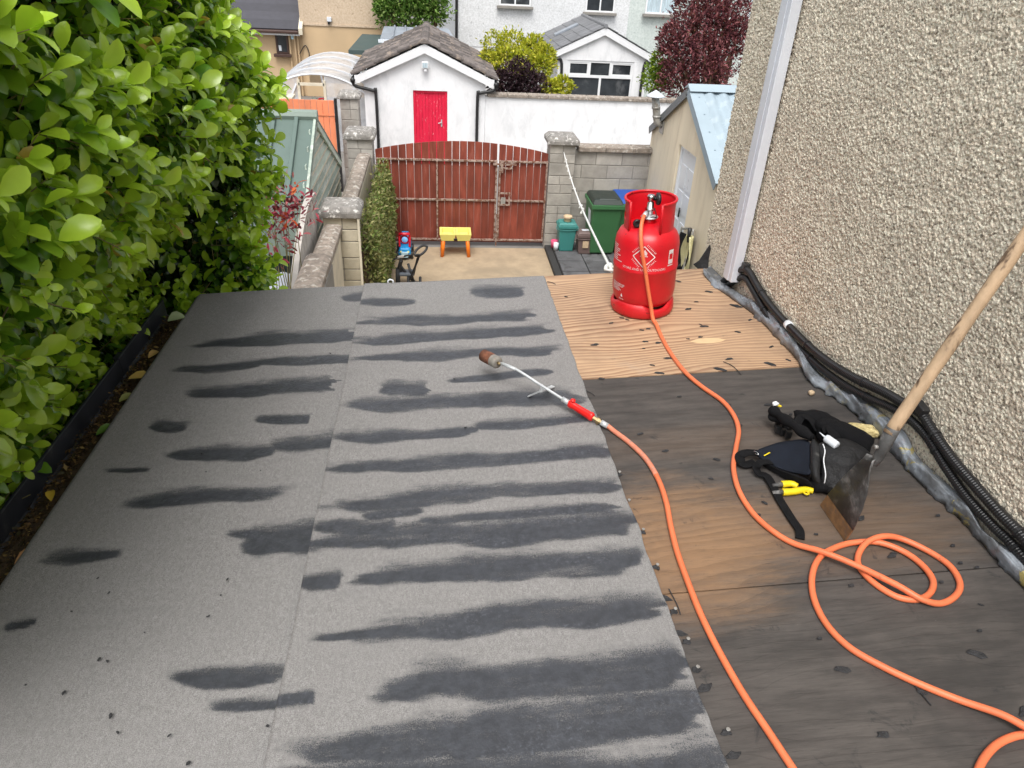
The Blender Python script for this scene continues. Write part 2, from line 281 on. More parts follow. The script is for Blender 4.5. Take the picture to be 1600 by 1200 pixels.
# ------------------------------------------------------------------ mesh helpers
W = {}
class MB:
    def __init__(s): s.v = []; s.f = []
    def add(s, v, f):
        o = len(s.v); s.v += [tuple(p) for p in v]; s.f += [tuple(i+o for i in q) for q in f]; return s
    def fr(s, o, u, v, w_):                     # box from a corner frame: origin and three edges
        o, u, v, w_ = Vector(o), Vector(u), Vector(v), Vector(w_)
        p = [o, o+u, o+u+v, o+v, o+w_, o+u+w_, o+u+v+w_, o+v+w_]
        fs = [(0, 3, 2, 1), (4, 5, 6, 7), (0, 1, 5, 4), (1, 2, 6, 5), (2, 3, 7, 6), (3, 0, 4, 7)]
        if u.cross(v).dot(w_) < 0: fs = [q[::-1] for q in fs]
        return s.add(p, fs)
    def box(s, x0, x1, y0, y1, z0, z1): return s.fr((x0, y0, z0), (x1-x0, 0, 0), (0, y1-y0, 0), (0, 0, z1-z0))
    def bar(s, a, b, wd, hd, up=(0, 0, 1)):
        a, b = Vector(a), Vector(b); d = (b-a).normalized(); x = d.cross(Vector(up))
        if x.length < 1e-4: x = d.cross(Vector((1, 0, 0)))
        x.normalize(); y = x.cross(d)
        return s.fr(a-x*wd/2-y*hd/2, x*wd, y*hd, b-a)
    def taper(s, lo, hi):                       # two quads (lists of four points) as bottom and top
        return s.add(list(lo)+list(hi), [(3, 2, 1, 0), (4, 5, 6, 7), (0, 1, 5, 4), (1, 2, 6, 5), (2, 3, 7, 6), (3, 0, 4, 7)])
    def tube(s, pts, r, n=10, caps=True):
        pts = [Vector(p) for p in pts]; m = len(pts); rr = r if isinstance(r, (list, tuple)) else [r]*m
        vs = []; prev = None
        for i, p in enumerate(pts):
            d = (pts[min(i+1, m-1)]-pts[max(i-1, 0)]); d = d.normalized() if d.length > 1e-9 else Vector((0, 0, 1))
            if prev is None: x = d.orthogonal().normalized()
            else:
                x = prev-d*prev.dot(d); x = x.normalized() if x.length > 1e-6 else d.orthogonal().normalized()
            prev = x; y = d.cross(x)
            for k in range(n):
                a = 2*math.pi*k/n; vs.append(p+(x*math.cos(a)+y*math.sin(a))*rr[i])
        fs = [(i*n+k, i*n+(k+1) % n, (i+1)*n+(k+1) % n, (i+1)*n+k) for i in range(m-1) for k in range(n)]
        if caps: fs += [tuple(range(n-1, -1, -1)), tuple((m-1)*n+k for k in range(n))]
        return s.add(vs, fs)
    def lathe(s, prof, n=24, o=(0, 0, 0), ex=(1, 0, 0), ey=(0, 1, 0), ez=(0, 0, 1), a0=0, a1=2*math.pi):
        o, ex, ey, ez = Vector(o), Vector(ex), Vector(ey), Vector(ez); full = abs(a1-a0-2*math.pi) < 1e-6
        nn = n if full else n+1; vs = []
        for r, z in prof:
            for k in range(nn):
                a = a0+(a1-a0)*k/n; vs.append(o+ex*(r*math.cos(a))+ey*(r*math.sin(a))+ez*z)
        fs = []
        for i in range(len(prof)-1):
            for k in range(n):
                k2 = (k+1) % nn if full else k+1; fs.append((i*nn+k, i*nn+k2, (i+1)*nn+k2, (i+1)*nn+k))
        return s.add(vs, fs)
    def grid(s, P):                             # P: array (a, b, 3)
        a, b = P.shape[:2]; base = [tuple(map(float, p)) for p in P.reshape(-1, 3)]
        return s.add(base, [(i*b+j, (i+1)*b+j, (i+1)*b+j+1, i*b+j+1) for i in range(a-1) for j in range(b-1)])
    def prism(s, poly, w_):                     # closed polygon of 3-D points extruded by w_
        n = len(poly); lo = [Vector(p) for p in poly]; hi = [p+Vector(w_) for p in lo]
        return s.add(lo+hi, [tuple(range(n-1, -1, -1)), tuple(range(n, 2*n))]+[(i, (i+1) % n, n+(i+1) % n, n+i) for i in range(n)])
    def mesh(s, name):
        me = bpy.data.meshes.new(name); me.from_pydata(s.v, [], s.f); me.validate(); me.update(); return me
    def build(s, name, m, parent=None, smooth=False, bevel=0, fix=True):
        me = s.mesh(name)
        if fix:
            b = bmesh.new(); b.from_mesh(me); bmesh.ops.recalc_face_normals(b, faces=b.faces); b.to_mesh(me); b.free()
        return link(name, me, m, parent, smooth, bevel)
def link(name, me, m, parent=None, smooth=False, bevel=0, loc=None, rot=None):
    o = bpy.data.objects.new(name, me); C.objects.link(o)
    if m and not me.materials: me.materials.append(MATS[m])
    if smooth: me.polygons.foreach_set('use_smooth', [True]*len(me.polygons))
    if bevel:
        md = o.modifiers.new('bevel', 'BEVEL'); md.width = bevel; md.segments = 2; md.limit_method = 'ANGLE'; md.angle_limit = math.radians(35)
    if loc is not None: o.location = loc
    if rot is not None: o.rotation_mode = 'QUATERNION'; o.rotation_quaternion = rot
    W[o] = Vector((0, 0, 0))
    if parent is not None: o.parent = parent; o.matrix_parent_inverse = Matrix.Translation(-W[parent])
    return o
def tag(o, label, cat, group=None, kind=None):
    if label: o['label'] = label
    if cat: o['category'] = cat
    if group: o['group'] = group
    if kind: o['kind'] = kind
    return o
def T(name, label, cat, loc, group=None):
    o = bpy.data.objects.new(name, None); C.objects.link(o); o.location = loc; o.empty_display_size = .1; W[o] = Vector(loc)
    return tag(o, label, cat, group)
def struct(o): o['kind'] = 'structure'; return o
def B(name, m, par, *a, bevel=0, smooth=False): return MB().box(*a).build(name, m, par, smooth, bevel)
def spline(pts, n=12):
    P = [Vector(p) for p in pts]; out = []
    for i in range(len(P)-1):
        a, b, c, d = P[max(i-1, 0)], P[i], P[i+1], P[min(i+2, len(P)-1)]
        for k in range(n):
            u = k/n; out.append(.5*((2*b)+(c-a)*u+(2*a-5*b+4*c-d)*u*u+(3*b-a-3*c+d)*u**3))
    return out+[P[-1]]
def resample(pts, n):
    P = np.array([tuple(p) for p in pts]); L = np.concatenate([[0], np.cumsum(np.linalg.norm(np.diff(P, axis=0), axis=1))])
    t = np.linspace(0, L[-1], n); return np.stack([np.interp(t, L, P[:, i]) for i in range(3)], 1)
def attr(me, name, arr):
    arr = np.asarray(arr, np.float32)
    if arr.ndim == 1: me.attributes.new(name, 'FLOAT', 'POINT').data.foreach_set('value', arr)
    else: me.attributes.new(name, 'FLOAT_COLOR', 'POINT').data.foreach_set('color', np.concatenate([arr, np.ones((len(arr), 1), np.float32)], 1).ravel())
def np_mesh(name, v, quads):
    me = bpy.data.meshes.new(name); v = np.asarray(v, np.float32); q = np.asarray(quads, np.int32)
    me.vertices.add(len(v)); me.vertices.foreach_set('co', v.ravel()); k = q.shape[1]
    me.loops.add(q.size); me.loops.foreach_set('vertex_index', q.ravel())
    me.polygons.add(len(q)); me.polygons.foreach_set('loop_start', np.arange(0, q.size, k, dtype=np.int32)); me.update(calc_edges=True); return me
def np_grid(name, P):
    a, b = P.shape[:2]; i, j = np.meshgrid(np.arange(a-1), np.arange(b-1), indexing='ij'); k = (i*b+j).ravel()
    return np_mesh(name, P.reshape(-1, 3), np.stack([k, k+b, k+b+1, k+1], 1))
# leaves: n frames -> one mesh.  outline: rows of (along, half width, lift)
LEAF = [(0, .03, 0), (.14, .24, .025), (.40, .48, .05), (.68, .50, .03), (.91, .27, -.035), (1, .03, -.07)]
def leaf_verts(P, D, N, L, wr, fold=.16, outline=LEAF):
    D = D/np.linalg.norm(D, axis=1, keepdims=True); X = np.cross(D, N); X /= np.linalg.norm(X, axis=1, keepdims=True)+1e-9; N = np.cross(X, D)
    rows = []
    for a, h, l in outline:
        m = P+D*(L*a)[:, None]+N*(L*l)[:, None]; hw = (L*wr*h)[:, None]
        rows += [m-X*hw+N*hw*fold*2, m, m+X*hw+N*hw*fold*2]
    return np.stack(rows, 1)                    # (n, rows*3, 3)
def leaf_quads(n, rows=len(LEAF)):
    q = []
    for r_ in range(rows-1):
        for c_ in range(2): k = r_*3+c_; q.append((k, k+1, k+4, k+3))
    q = np.array(q); return (q[None]+np.arange(n)[:, None, None]*rows*3).reshape(-1, 4)
DIA = [(0, .05, 0), (.5, .5, .05), (1, .05, -.04)]
def foliage(name, m, par, centres, rad, n, L, wr, pal, up=.35, fill=.6, outline=DIA, seed=1):
    g = np.random.default_rng(seed); cs = np.array(centres, float); rad = np.array(rad, float)
    k = g.integers(0, len(cs), n); d = g.normal(size=(n, 3)); d /= np.linalg.norm(d, axis=1, keepdims=True)
    rr = 1-(1-fill)*g.random(n)**1.3; rr *= .62+.72*fbm(d[:, 0]*4+k*7, d[:, 2]*4+d[:, 1]*3+k*3, 2); rr = np.where(g.random(n) < .14, rr*g.uniform(1.0, 1.4, n), rr)
    P = cs[k]+d*(rad[k] if rad.ndim > 1 else rad[k][:, None])*rr[:, None]
    D = d+g.normal(size=(n, 3))*.6; D[:, 2] += up; N = d*.6+g.normal(size=(n, 3))*.5; N[:, 2] += .6
    Ls = L*(.7+.6*g.random(n)); v = leaf_verts(P, D, N, Ls, wr, .15, outline)
    me = np_mesh(name, v.reshape(-1, 3), leaf_quads(n, len(outline)))
    pal = np.array(pal); c = pal[g.integers(0, len(pal), n)]*(.75+.5*g.random((n, 1))); attr(me, 'tint', np.repeat(c, v.shape[1], 0))
    return link(name, me, m, par)
def branches(par, base, tips, r0, m='bark', name='trunk', rt=.3):
    mb = MB()
    for tp in tips:
        a, b = Vector(base), Vector(tp); mid = a.lerp(b, .5)+Vector((random.uniform(-.1, .1), random.uniform(-.1, .1), .1))*(b-a).length*.5
        pts = spline([a, mid, b], 6); mb.tube(pts, [r0*(1-(1-rt)*i/(len(pts)-1)) for i in range(len(pts))], 7)
    return mb.build(name, m, par, True)
# ================================================================== SETTING
g_ = struct(MB().box(-120, 120, -40, 160, G0-.3, G0-.006).build('ground', 'ground_grey'))
yard = struct(MB().box(-1.0, 2.0, 3.4, 12.0, G0-.2, G0).build('yard', 'concrete_yard'))
patio = struct(MB().box(2.0, 3.6, 6.2, 12.08, G0-.2, G0+.075).build('patio', 'slab_joint'))
sm = MB().box(-.215, .215, -.215, .215, -.05, 0).mesh('paving_slab')
for i in range(4):
    for j in range(13):
        y = 11.85-j*.45
        x = 2.225+i*.445+(0 if i < 3 else -.02)
        if x > 3.5: continue
        link('paving_slab', sm, 'slab', patio, bevel=.006, loc=(x, y, G0+.098+random.uniform(-.003, .003)), rot=Quaternion((0, 0, 1), random.uniform(-.012, .012)))
mb = MB().box(1.88, 1.996, 6.2, 12.0, G0-.05, G0+.07); struct(mb.build('kerb', 'slab_joint', None, bevel=.015))
# ================================================================== THE FLAT ROOF
roof = T('flat_roof', 'flat roof half covered in torched grey felt, the rest bare plywood', 'roof', (0, 1.5, rz(0)))
XL, YF = -1.33, 3.71
def xr(y): return .59+(3.71-y)*.018
MB().taper([(XL+.05, -1.6, G0), (1.55, -1.6, G0), (1.53, YF-.06, G0), (XL+.05, YF-.06, G0)], [(XL+.05, -1.6, rz(XL+.05)-.03), (1.55, -1.6, rz(1.55)-.03), (1.53, YF-.06, rz(1.53)-.03), (XL+.05, YF-.06, rz(XL+.05)-.03)]).build('wall', 'beige_render', roof)
STREAKS = [(535, 470, 572, 463, 15), (300, 541, 556, 526, 21), (268, 580, 402, 574, 15), (385, 572, 553, 561, 17), (282, 613, 512, 605, 27), (228, 668, 298, 668, 17), (395, 657, 484, 655, 17),
 (262, 716, 435, 708, 27), (415, 700, 524, 690, 26), (160, 738, 236, 737, 7), (188, 786, 446, 775, 26), (60, 876, 190, 868, 22), (372, 850, 500, 846, 58), (350, 837, 430, 834, 9), (5, 984, 60, 974, 14),
 (262, 1064, 450, 1054, 34), (330, 1106, 500, 1098, 16), (556, 478, 648, 475, 10), (733, 462, 818, 460, 17), (556, 508, 838, 496, 19), (540, 540, 852, 517, 17), (545, 567, 872, 550, 18), (700, 598, 862, 584, 11),
 (526, 642, 910, 622, 31), (590, 616, 668, 612, 26), (518, 692, 740, 676, 19), (735, 672, 935, 656, 16), (505, 741, 952, 710, 27), (492, 797, 960, 761, 29), (640, 818, 960, 795, 16), (470, 858, 992, 822, 42), (700, 840, 980, 815, 40),
 (548, 908, 1002, 880, 44), (700, 890, 1000, 876, 34), (466, 915, 534, 911, 26), (475, 1004, 660, 984, 11), (570, 997, 1040, 953, 40), (660, 975, 1038, 945, 28), (590, 1088, 1078, 1052, 52), (800, 1070, 1075, 1035, 46), (420, 1102, 495, 1097, 22),
 (440, 1192, 1100, 1128, 66), (700, 1150, 1100, 1100, 46), (400, 1225, 1130, 1205, 70), (300, 1330, 1130, 1290, 90), (240, 1500, 1200, 1440, 100), (480, 830, 620, 822, 24), (560, 815, 660, 800, 16)]
def burn(X, Y, seam):
    out = np.zeros_like(X)
    for x0, y0, x1, y1, wpx in STREAKS:
        wpx = wpx*(.80 if y0 < 830 else .9)
        a = RP(x0, y0); b = RP(x1, y1); xm, ym = (x0+x1)/2, (y0+y1)/2; hw = abs(RP(xm, ym-wpx/2).y-RP(xm, ym+wpx/2).y)/2
        if (min(a.x, b.x)+max(a.x, b.x))/2 < -.4 and seam: continue
        if (min(a.x, b.x)+max(a.x, b.x))/2 > -.4 and not seam: continue
        d = np.array([b.x-a.x, b.y-a.y]); L = np.linalg.norm(d); d /= L; u = (X-a.x)*d[0]+(Y-a.y)*d[1]; v = -(X-a.x)*d[1]+(Y-a.y)*d[0]
        tt = u/L+(fbm(X*9+x0, Y*30, 3)-.5)*.22; q0, q1 = (.34, .12) if seam else (.42, .30)
        if x1 < 575 and not seam and x1 > 480: q1 = .001
        end = np.clip((tt+.03)/q0, 0, 1)**.75*np.clip((1.02-tt)/q1, 0, 1)**.6
        wv = hw*end*(.55+.85*fbm(X*4+x0, Y*5+y0, 3)); v2 = v+(fbm(X*5+y0, Y*3, 4)-.5)*hw*1.2
        soft = np.where(v2 > 0, 1.3, .25)*hw*(.5+1.0*fbm(X*3+y0, Y*0+x0, 2))+.008
        s = np.clip(1.0-(np.abs(v2)-wv*np.where(v2 > 0, .45, .80))/soft, 0, 1)*np.clip(end*2.2, 0, 1)
        s = s*np.clip(1.5-1.05*fbm(X*5+9, Y*14+x1, 4), 0, 1)
        out = np.maximum(out, s)
    return out
def felt(name, x0f, x1f, zoff, seam, n1):
    ys = np.concatenate([np.arange(-1.6, .6, .05), np.arange(.6, YF+.001, .011), [YF+.012, YF+.02, YF+.024, YF+.025, YF+.025]])
    zd = np.zeros(len(ys)); zd[-5:] = [-.004, -.012, -.03, -.06, -.11]
    u = np.linspace(0, 1, n1); Yg, U = np.meshgrid(ys, u, indexing='ij'); yc = np.minimum(Yg, YF)
    X = x0f(yc)+(x1f(yc)-x0f(yc))*U; Z = RC+RA*X+zoff+zd[:, None]
    Z = Z+(fbm(X*2.2, Yg*1.3, 3)-.5)*.010+(fbm(X*9, Yg*6, 2)-.5)*.003
    if not seam:                                # left sheet is dressed down into the gutter
        e = np.clip((XL+.05-X)/.05, 0, 1); X = X+e*e*.012; Z = Z-e*e*.055
    else:
        over = np.clip((-.30-X)/.025, 0, 1); Z = Z+.004*over    # lap over the left sheet
    bo = burn(X, Yg, seam)
    P = np.stack([X, Yg, Z], 2)
    lo = P.copy(); lo[:, :, 2] -= .0045
    a, b = P.shape[:2]; k = (np.arange(a-1)[:, None]*b+np.arange(b-1)[None]).ravel(); q = np.stack([k, k+b, k+b+1, k+1], 1); n = a*b
    j = np.arange(b-1); i = np.arange(a-1)*b
    sides = [np.stack([j, j+1, j+1+n, j+n], 1), np.stack([(a-1)*b+j+1, (a-1)*b+j, (a-1)*b+j+n, (a-1)*b+j+1+n], 1), np.stack([i+b, i, i+n, i+b+n], 1), np.stack([i+b-1, i+2*b-1, i+2*b-1+n, i+b-1+n], 1)]
    me = np_mesh(name, np.concatenate([P.reshape(-1, 3), lo.reshape(-1, 3)]), np.concatenate([q[:, ::-1], q+n]+sides))
    attr(me, 'burn', np.tile(bo.ravel(), 2)); return link(name, me, 'felt', roof)
fl = felt('felt_sheet', lambda y: XL+.01*(fbm(y*.8, y*0+3, 2)-.5), lambda y: -.31+0*y, .004, False, 95)
fr_ = felt('felt_sheet', lambda y: -.403+.006*(fbm(y*3, y*0, 3)-.5), lambda y: xr(y)+.016*(fbm(y*9, y*0+9, 4)-.5), .011, True, 98)
fl['label'] = 'grey felt sheet along the gutter'; fr_['label'] = 'grey felt sheet with long dark torched bars'
# plywood deck
def ply(y0, y1, m, z, lab):
    x0 = .42; P = [(x0, y0), (wx(y0)-.03, y0), (wx(y1)-.03, y1), (x0, y1)]
    o = MB().taper([(x, y, rz(x)-.02) for x, y in P], [(x, y, rz(x)+z) for x, y in P]).build('plywood_board', m, roof, bevel=.002); o['label'] = lab; return o
nb = ply(2.60, 3.73, 'ply_new', .002, 'clean new plywood board with wavy orange grain')
ply(1.40, 2.596, 'ply_old', -.001, 'weathered grey-brown plywood board'); ply(.16, 1.394, 'ply_old', .001, 'dark stained plywood board'); ply(-1.6, .155, 'ply_old', 0, 'dark plywood board')
MB().bar((.4, YF+.0, rz(.4)-.10), (1.56, YF+.0, rz(1.56)-.10), .02, .16).build('fascia', 'cream_board', roof)
# clear eye-shaped plug let into the veneer
c0 = RP(1106, 533); pl = [Vector((c0.x+.075*math.cos(a)*(1 if abs(math.cos(a)) < .99 else 1.15), c0.y+.026*math.sin(a), 0)) for a in np.linspace(0, 2*math.pi, 16, endpoint=False)]
MB().prism([(p.x, p.y, rz(p.x)+.0005) for p in pl], (0, 0, .0025)).build('plug', 'timber_patch', roof)
# nails driven beside the felt edge, and stuck-down scraps of old felt
nm = MB(); nm.lathe([(.0, .008), (.0045, .0078), (.0055, .007), (.0045, .0055), (.0025, .004), (.0025, -.01)], 8); nme = nm.mesh('nail')
def scrap_mesh(sd):
    g = random.Random(sd); k = 9; P = [Vector((math.cos(2*math.pi*i/k)*g.uniform(.55, 1.1), math.sin(2*math.pi*i/k)*g.uniform(.4, .9), 0)) for i in range(k)]
    lo = [(p.x, p.y, 0) for p in P]; hi = [(p.x*.8, p.y*.8, g.uniform(.1, .34)) for p in P]
    m_ = MB(); m_.add(lo+hi, [tuple(range(k, 2*k))]+[(i, (i+1) % k, k+(i+1) % k, k+i) for i in range(k)]); return m_.mesh('felt_scrap')
scr = [scrap_mesh(s) for s in range(7)]
def scrap(px, py, a, b=None, rot=None):
    p = RP(px, py, .002); o = link('felt_scrap', random.choice(scr), 'felt_scrap', roof, loc=p+Vector((0, 0, .001)), rot=Quaternion((0, 0, 1), random.uniform(-.6, .6) if rot is None else rot)); b = b or a*.6
    o.scale = (a, b, .010); return o
for px, py in ((1005, 829), (1027, 884), (1055, 953), (1090, 1044), (1137, 1142), (983, 783), (968, 739), (937, 661), (948, 705), (1075, 1000)):
    p = RP(px, py); link('nail', nme, 'nail_steel', roof, loc=p)
    if random.random() < .85: scrap(px-2, py+3, .017, .014)
for px, py, a in ((1100, 510, .03), (1060, 440, .03), (1094, 507, .012), (1088, 472, .02), (1003, 516, .02), (1013, 514, .022), (955, 505, .02), (930, 539, .03), (1008, 534, .02), (1028, 536, .025), (1094, 527, .02), (1153, 519, .024), (1044, 560, .03),
                  (1140, 561, .03), (1019, 571, .016), (940, 592, .025), (1030, 583, .03), (1125, 577, .04), (1204, 569, .042), (1205, 542, .02), (1232, 563, .02), (884, 464, .016), (972, 497, .02), (1075, 483, .03), (1108, 456, .034), (980, 500, .014), (1172, 500, .022), (1006, 545, .012), (1150, 478, .05), (1155, 470, .03), (1075, 530, .012)):
    scrap(px, py, a*.8)
for px, py, a in ((1138, 633, .02), (1195, 786, .018), (1120, 718, .022), (1062, 620, .015), (1000, 678, .02), (1015, 905, .03), (1040, 935, .03), (1063, 990, .03), (1100, 1075, .035), (1145, 1180, .03), (1317, 1046, .035), (1527, 1022, .04), (1380, 1148, .03), (1345, 810, .03), (1440, 1082, .022), (1330, 915, .02), (1395, 868, .03), (1275, 835, .014), (1200, 632, .03), (1155, 665, .02), (1111, 748, .016), (1040, 705, .02), (1035, 960, .035), (1600, 1112, .03), (1532, 945, .012)):
    scrap(px, py, a*.75)
for px, py, a in ((355, 905, .012), (345, 930, .01), (325, 963, .014), (155, 1030, .016), (168, 1033, .014), (100, 1082, .016), (173, 1118, .018), (184, 1144, .012), (294, 1192, .016), (418, 1134, .014), (322, 737, .01), (440, 658, .008), (315, 709, .01), (112, 955, .01), (170, 926, .012), (153, 903, .01), (226, 988, .008), (264, 1149, .012), (407, 735, .008), (727, 668, .016), (710, 592, .014), (516, 552, .012), (403, 520, .01), (40, 1070, .01), (530, 645, .008)):
    p = RP(px, py, .014); o = link('felt_scrap', random.choice(scr), 'felt_scrap', roof, loc=p, rot=Quaternion((0, 0, 1), random.uniform(0, 6))); o.scale = (a*.5, a*.4, a*.3)
for px, py in ((1235, 648), (1300, 690), (1465, 806), (1500, 880), (1526, 887), (1530, 986), (1395, 865), (1280, 998), (1470, 910), (1185, 805), (1330, 880), (1488, 853)):   # grit
    p = RP(px, py, .003); o = link('grit', scr[0], None, roof, loc=p); o.scale = (.008, .006, .02)
for pts in (((1130, 565), (1145, 572), (1158, 585)), ((912, 608), (925, 615), (929, 618)), ((1045, 920), (1058, 945), (1063, 960)), ((943, 697), (945, 705), (948, 720)), ((1430, 1072), (1445, 1090), (1455, 1102)), ((868, 444), (861, 441), (855, 440))):
    MB().tube(spline([RP(a, b, .006) for a, b in pts], 5), .0016, 5).build('felt_thread', 'felt_scrap', roof)
# ------------------------------------------------------------------ gutter
GY0, GY1 = -1.6, 3.62
gut = T('gutter', 'black plastic gutter full of dead leaves below the hedge', 'gutter', (-1.41, 1.5, rz(-1.41)-.1))
def gprof(y0, y1, x_out, top, name='channel'):
    zr = rz(XL); A = [(XL+.012, zr-.045), (XL+.006, zr-.085), (XL-.03, zr-.11), (XL-.075, zr-.105), (x_out+.004, zr-.07), (x_out, zr+top), (x_out-.012, zr+top), (x_out-.016, zr-.075), (XL-.08, zr-.118), (XL-.03, zr-.122), (XL-.005, zr-.09), (XL, zr-.045)]
    return MB().prism([(a, y0, b) for a, b in A], (0, y1-y0, 0)).build(name, 'black_gutter', gut, bevel=.002)
gprof(GY0, 1.86, -1.447, .012); gprof(1.84, 3.0, -1.438, .016); gprof(2.99, GY1, -1.445, .012)
for y in (1.86, 3.0): B('union_clip', 'black_gutter', gut, -1.462, -1.434, y-.03, y+.03, rz(XL)-.08, rz(XL)+.024, bevel=.003)
n = 5200; g2 = np.random.default_rng(5); P = np.stack([-1.388+g2.normal(size=n)*.026, g2.uniform(.9, 3.6, n), np.zeros(n)], 1); P[:, 0] = np.clip(P[:, 0], -1.430, -1.325); P[:, 2] = rz(XL)-.085+.045*g2.random(n)*fbm(P[:, 1]*3, P[:, 1]*0, 2)+.018*np.clip((P[:, 0]+1.40)/.06, 0, 1)
D = g2.normal(size=(n, 3))*(1, 1, .35); N = g2.normal(size=(n, 3))*.4+(0, 0, 1)
v = leaf_verts(P, D, N, .010+.022*g2.random(n)**3, .45, .1, DIA); me = np_mesh('debris', v.reshape(-1, 3), leaf_quads(n, 3))
pal = np.array([(.10, .06, .03), (.05, .032, .02), (.22, .13, .05), (.34, .23, .09), (.07, .06, .03)]); attr(me, 'tint', np.repeat(pal[g2.choice(5, n, p=[.32, .36, .17, .05, .10])], 9, 0)); tag(link('debris', me, 'leaf_matt', gut), None, None, kind='stuff')
MB().prism([(a, .6, rz(XL)+b) for a, b in ((-1.436, -.10), (-1.335, -.10), (-1.335, -.062), (-1.39, -.07), (-1.434, -.085))], (0, 3.0, 0)).build('silt', 'soil', gut)
def single_leaf(name, px, py, h, L, ang, m, col, lab, cat, grp, wr=.5):
    p = RP(px, py, h); v = leaf_verts(np.array([tuple(p)]), np.array([[math.cos(ang), math.sin(ang), .1]]), np.array([[.15, -.2, 1.]]), np.array([L]), wr, .25)
    me = np_mesh(name, v.reshape(-1, 3), leaf_quads(1)); attr(me, 'tint', np.repeat(np.array([col]), v.shape[1], 0)); tag(link(name, me, m), lab, cat, grp); return me
GL = 'fallen leaves in the gutter'
single_leaf('fallen_leaf', 200, 592, -.035, .10, .1, 'leaf_matt', (.75, .52, .15), 'single curled yellow leaf lying in the gutter beside the hedge', 'leaf', GL)
single_leaf('fallen_leaf', 186, 628, -.04, .07, .9, 'leaf_matt', (.42, .42, .15), 'pale green-brown leaf in the gutter just below the yellow one', 'leaf', GL)
single_leaf('fallen_leaf', 22, 888, -.045, .10, 1.0, 'leaf_matt', (.62, .32, .14), 'orange-brown dry leaf at the near end of the gutter', 'leaf', GL)
single_leaf('fallen_leaf', 12, 905, -.045, .09, .3, 'leaf_matt', (.60, .36, .20), 'pinkish dry leaf at the gutter end by the left picture edge', 'leaf', GL)
single_leaf('fallen_leaf', 80, 783, -.04, .06, 2.0, 'leaf_matt', (.70, .48, .06), 'small golden leaf in the gutter near the union clip', 'leaf', GL)
single_leaf('fallen_leaf', 232, 560, -.04, .07, 1.2, 'leaf_matt', (.62, .40, .14), 'narrow tan leaf at the far end of the gutter', 'leaf', GL)
single_leaf('fallen_leaf', 150, 680, -.03, .08, .8, 'leaf_gloss', (.14, .26, .05), 'green leaf fallen into the middle of the gutter', 'leaf', GL)
single_leaf('fallen_leaf', 262, 502, .0, .085, .5, 'leaf_gloss', (.50, .60, .36), 'pale grey-green round leaf at the far roof corner beside the hedge', 'leaf', GL, .8)
# ================================================================== HOUSE WALL on the right
house = T('house', 'cream pebbledashed house wall rising beside the flat roof', 'house', (1.8, 2, rz(1.7)))
YC = 3.87; wd = Vector((WK, -1, 0)).normalized(); wn = Vector((-1, -WK, 0)).normalized()
u = np.arange(-.03, 2.95, .0038); z = np.arange(-1.63, .05, .0038); U, Z = np.meshgrid(u, z, indexing='ij')
def pebbles(U, Z, c, sd):
    gx, gy = U/c, Z/c; ix, iy = np.floor(gx).astype(int), np.floor(gy).astype(int); best = np.zeros_like(U)
    for a in (-1, 0, 1):
        for b in (-1, 0, 1):
            px = ix+a+.5+.9*(_tab[(ix+a+sd) % 256, (iy+b) % 256]-.5); py = iy+b+.5+.9*(_tab[(iy+b+sd*3) % 256, (ix+a+71) % 256]-.5); sz = .45+.55*_tab[(ix+a+9) % 256, (iy+b+sd+37) % 256]
            best = np.maximum(best, sz*np.sqrt(np.clip(1-((gx-px)**2+(gy-py)**2)/(.62*sz+.12)**2, 0, 1)))
    return best
h = pebbles(U, Z, .0088, 5)*.0050+pebbles(U+.3, Z, .013, 50)*.0022+(fbm(U*60, Z*60, 2)-.5)*.004+(fbm(U*5, Z*5, 2)-.5)*.006+(fbm(U*2, Z*2, 2)-.5)*.012
yy = YC+wd.y*U; smooth_band = sstep(.0, .08, Z-(rz(1.65)+.05+.03*fbm(U*6, U*0, 3))); h = h*(.2+.8*smooth_band)
P = np.stack([wx(YC)+wd.x*U+wn.x*h, yy+wn.y*h, Z], 2)
P[0, :, 0] = wx(YC)+.02
me = np_grid('wall', P[:, ::-1].copy()); link('wall', me, 'dash_near', house)
cx_ = lambda u_, z_, o_: (wx(YC)+wd.x*u_-wn.x*o_, YC+wd.y*u_-wn.y*o_, z_)
MB().prism([cx_(-.03, G0, .006), cx_(6, G0, .006), cx_(6, G0, 3.0), cx_(-.03, G0, 3.0)], (0, 0, 7.8)).build('wall', 'dash_near', house)
# downpipe
dp = T('downpipe', 'white square plastic downpipe on the pebbledashed house wall', 'pipe', tuple(WP(1140, 440)))
a = WP(1140, 436, .05); b = WP(1228, 0, .05); b = a+(b-a)*1.25; x0 = Vector((0, 1, 0))
MB().fr(Vector((a.x, a.y-.05, a.z))+wn*-.035, wd*-.10, wn*.05, (0, 0, 1.9)).build('pipe_body', 'pvc_pipe', dp, bevel=.004)
MB().fr(Vector((a.x, a.y-.05, a.z))+wn*.0155+wd*-.03, wd*-.045, wn*.004, (0, 0, 1.9)).build('face_strip', 'pvc_pipe', dp, bevel=.002)
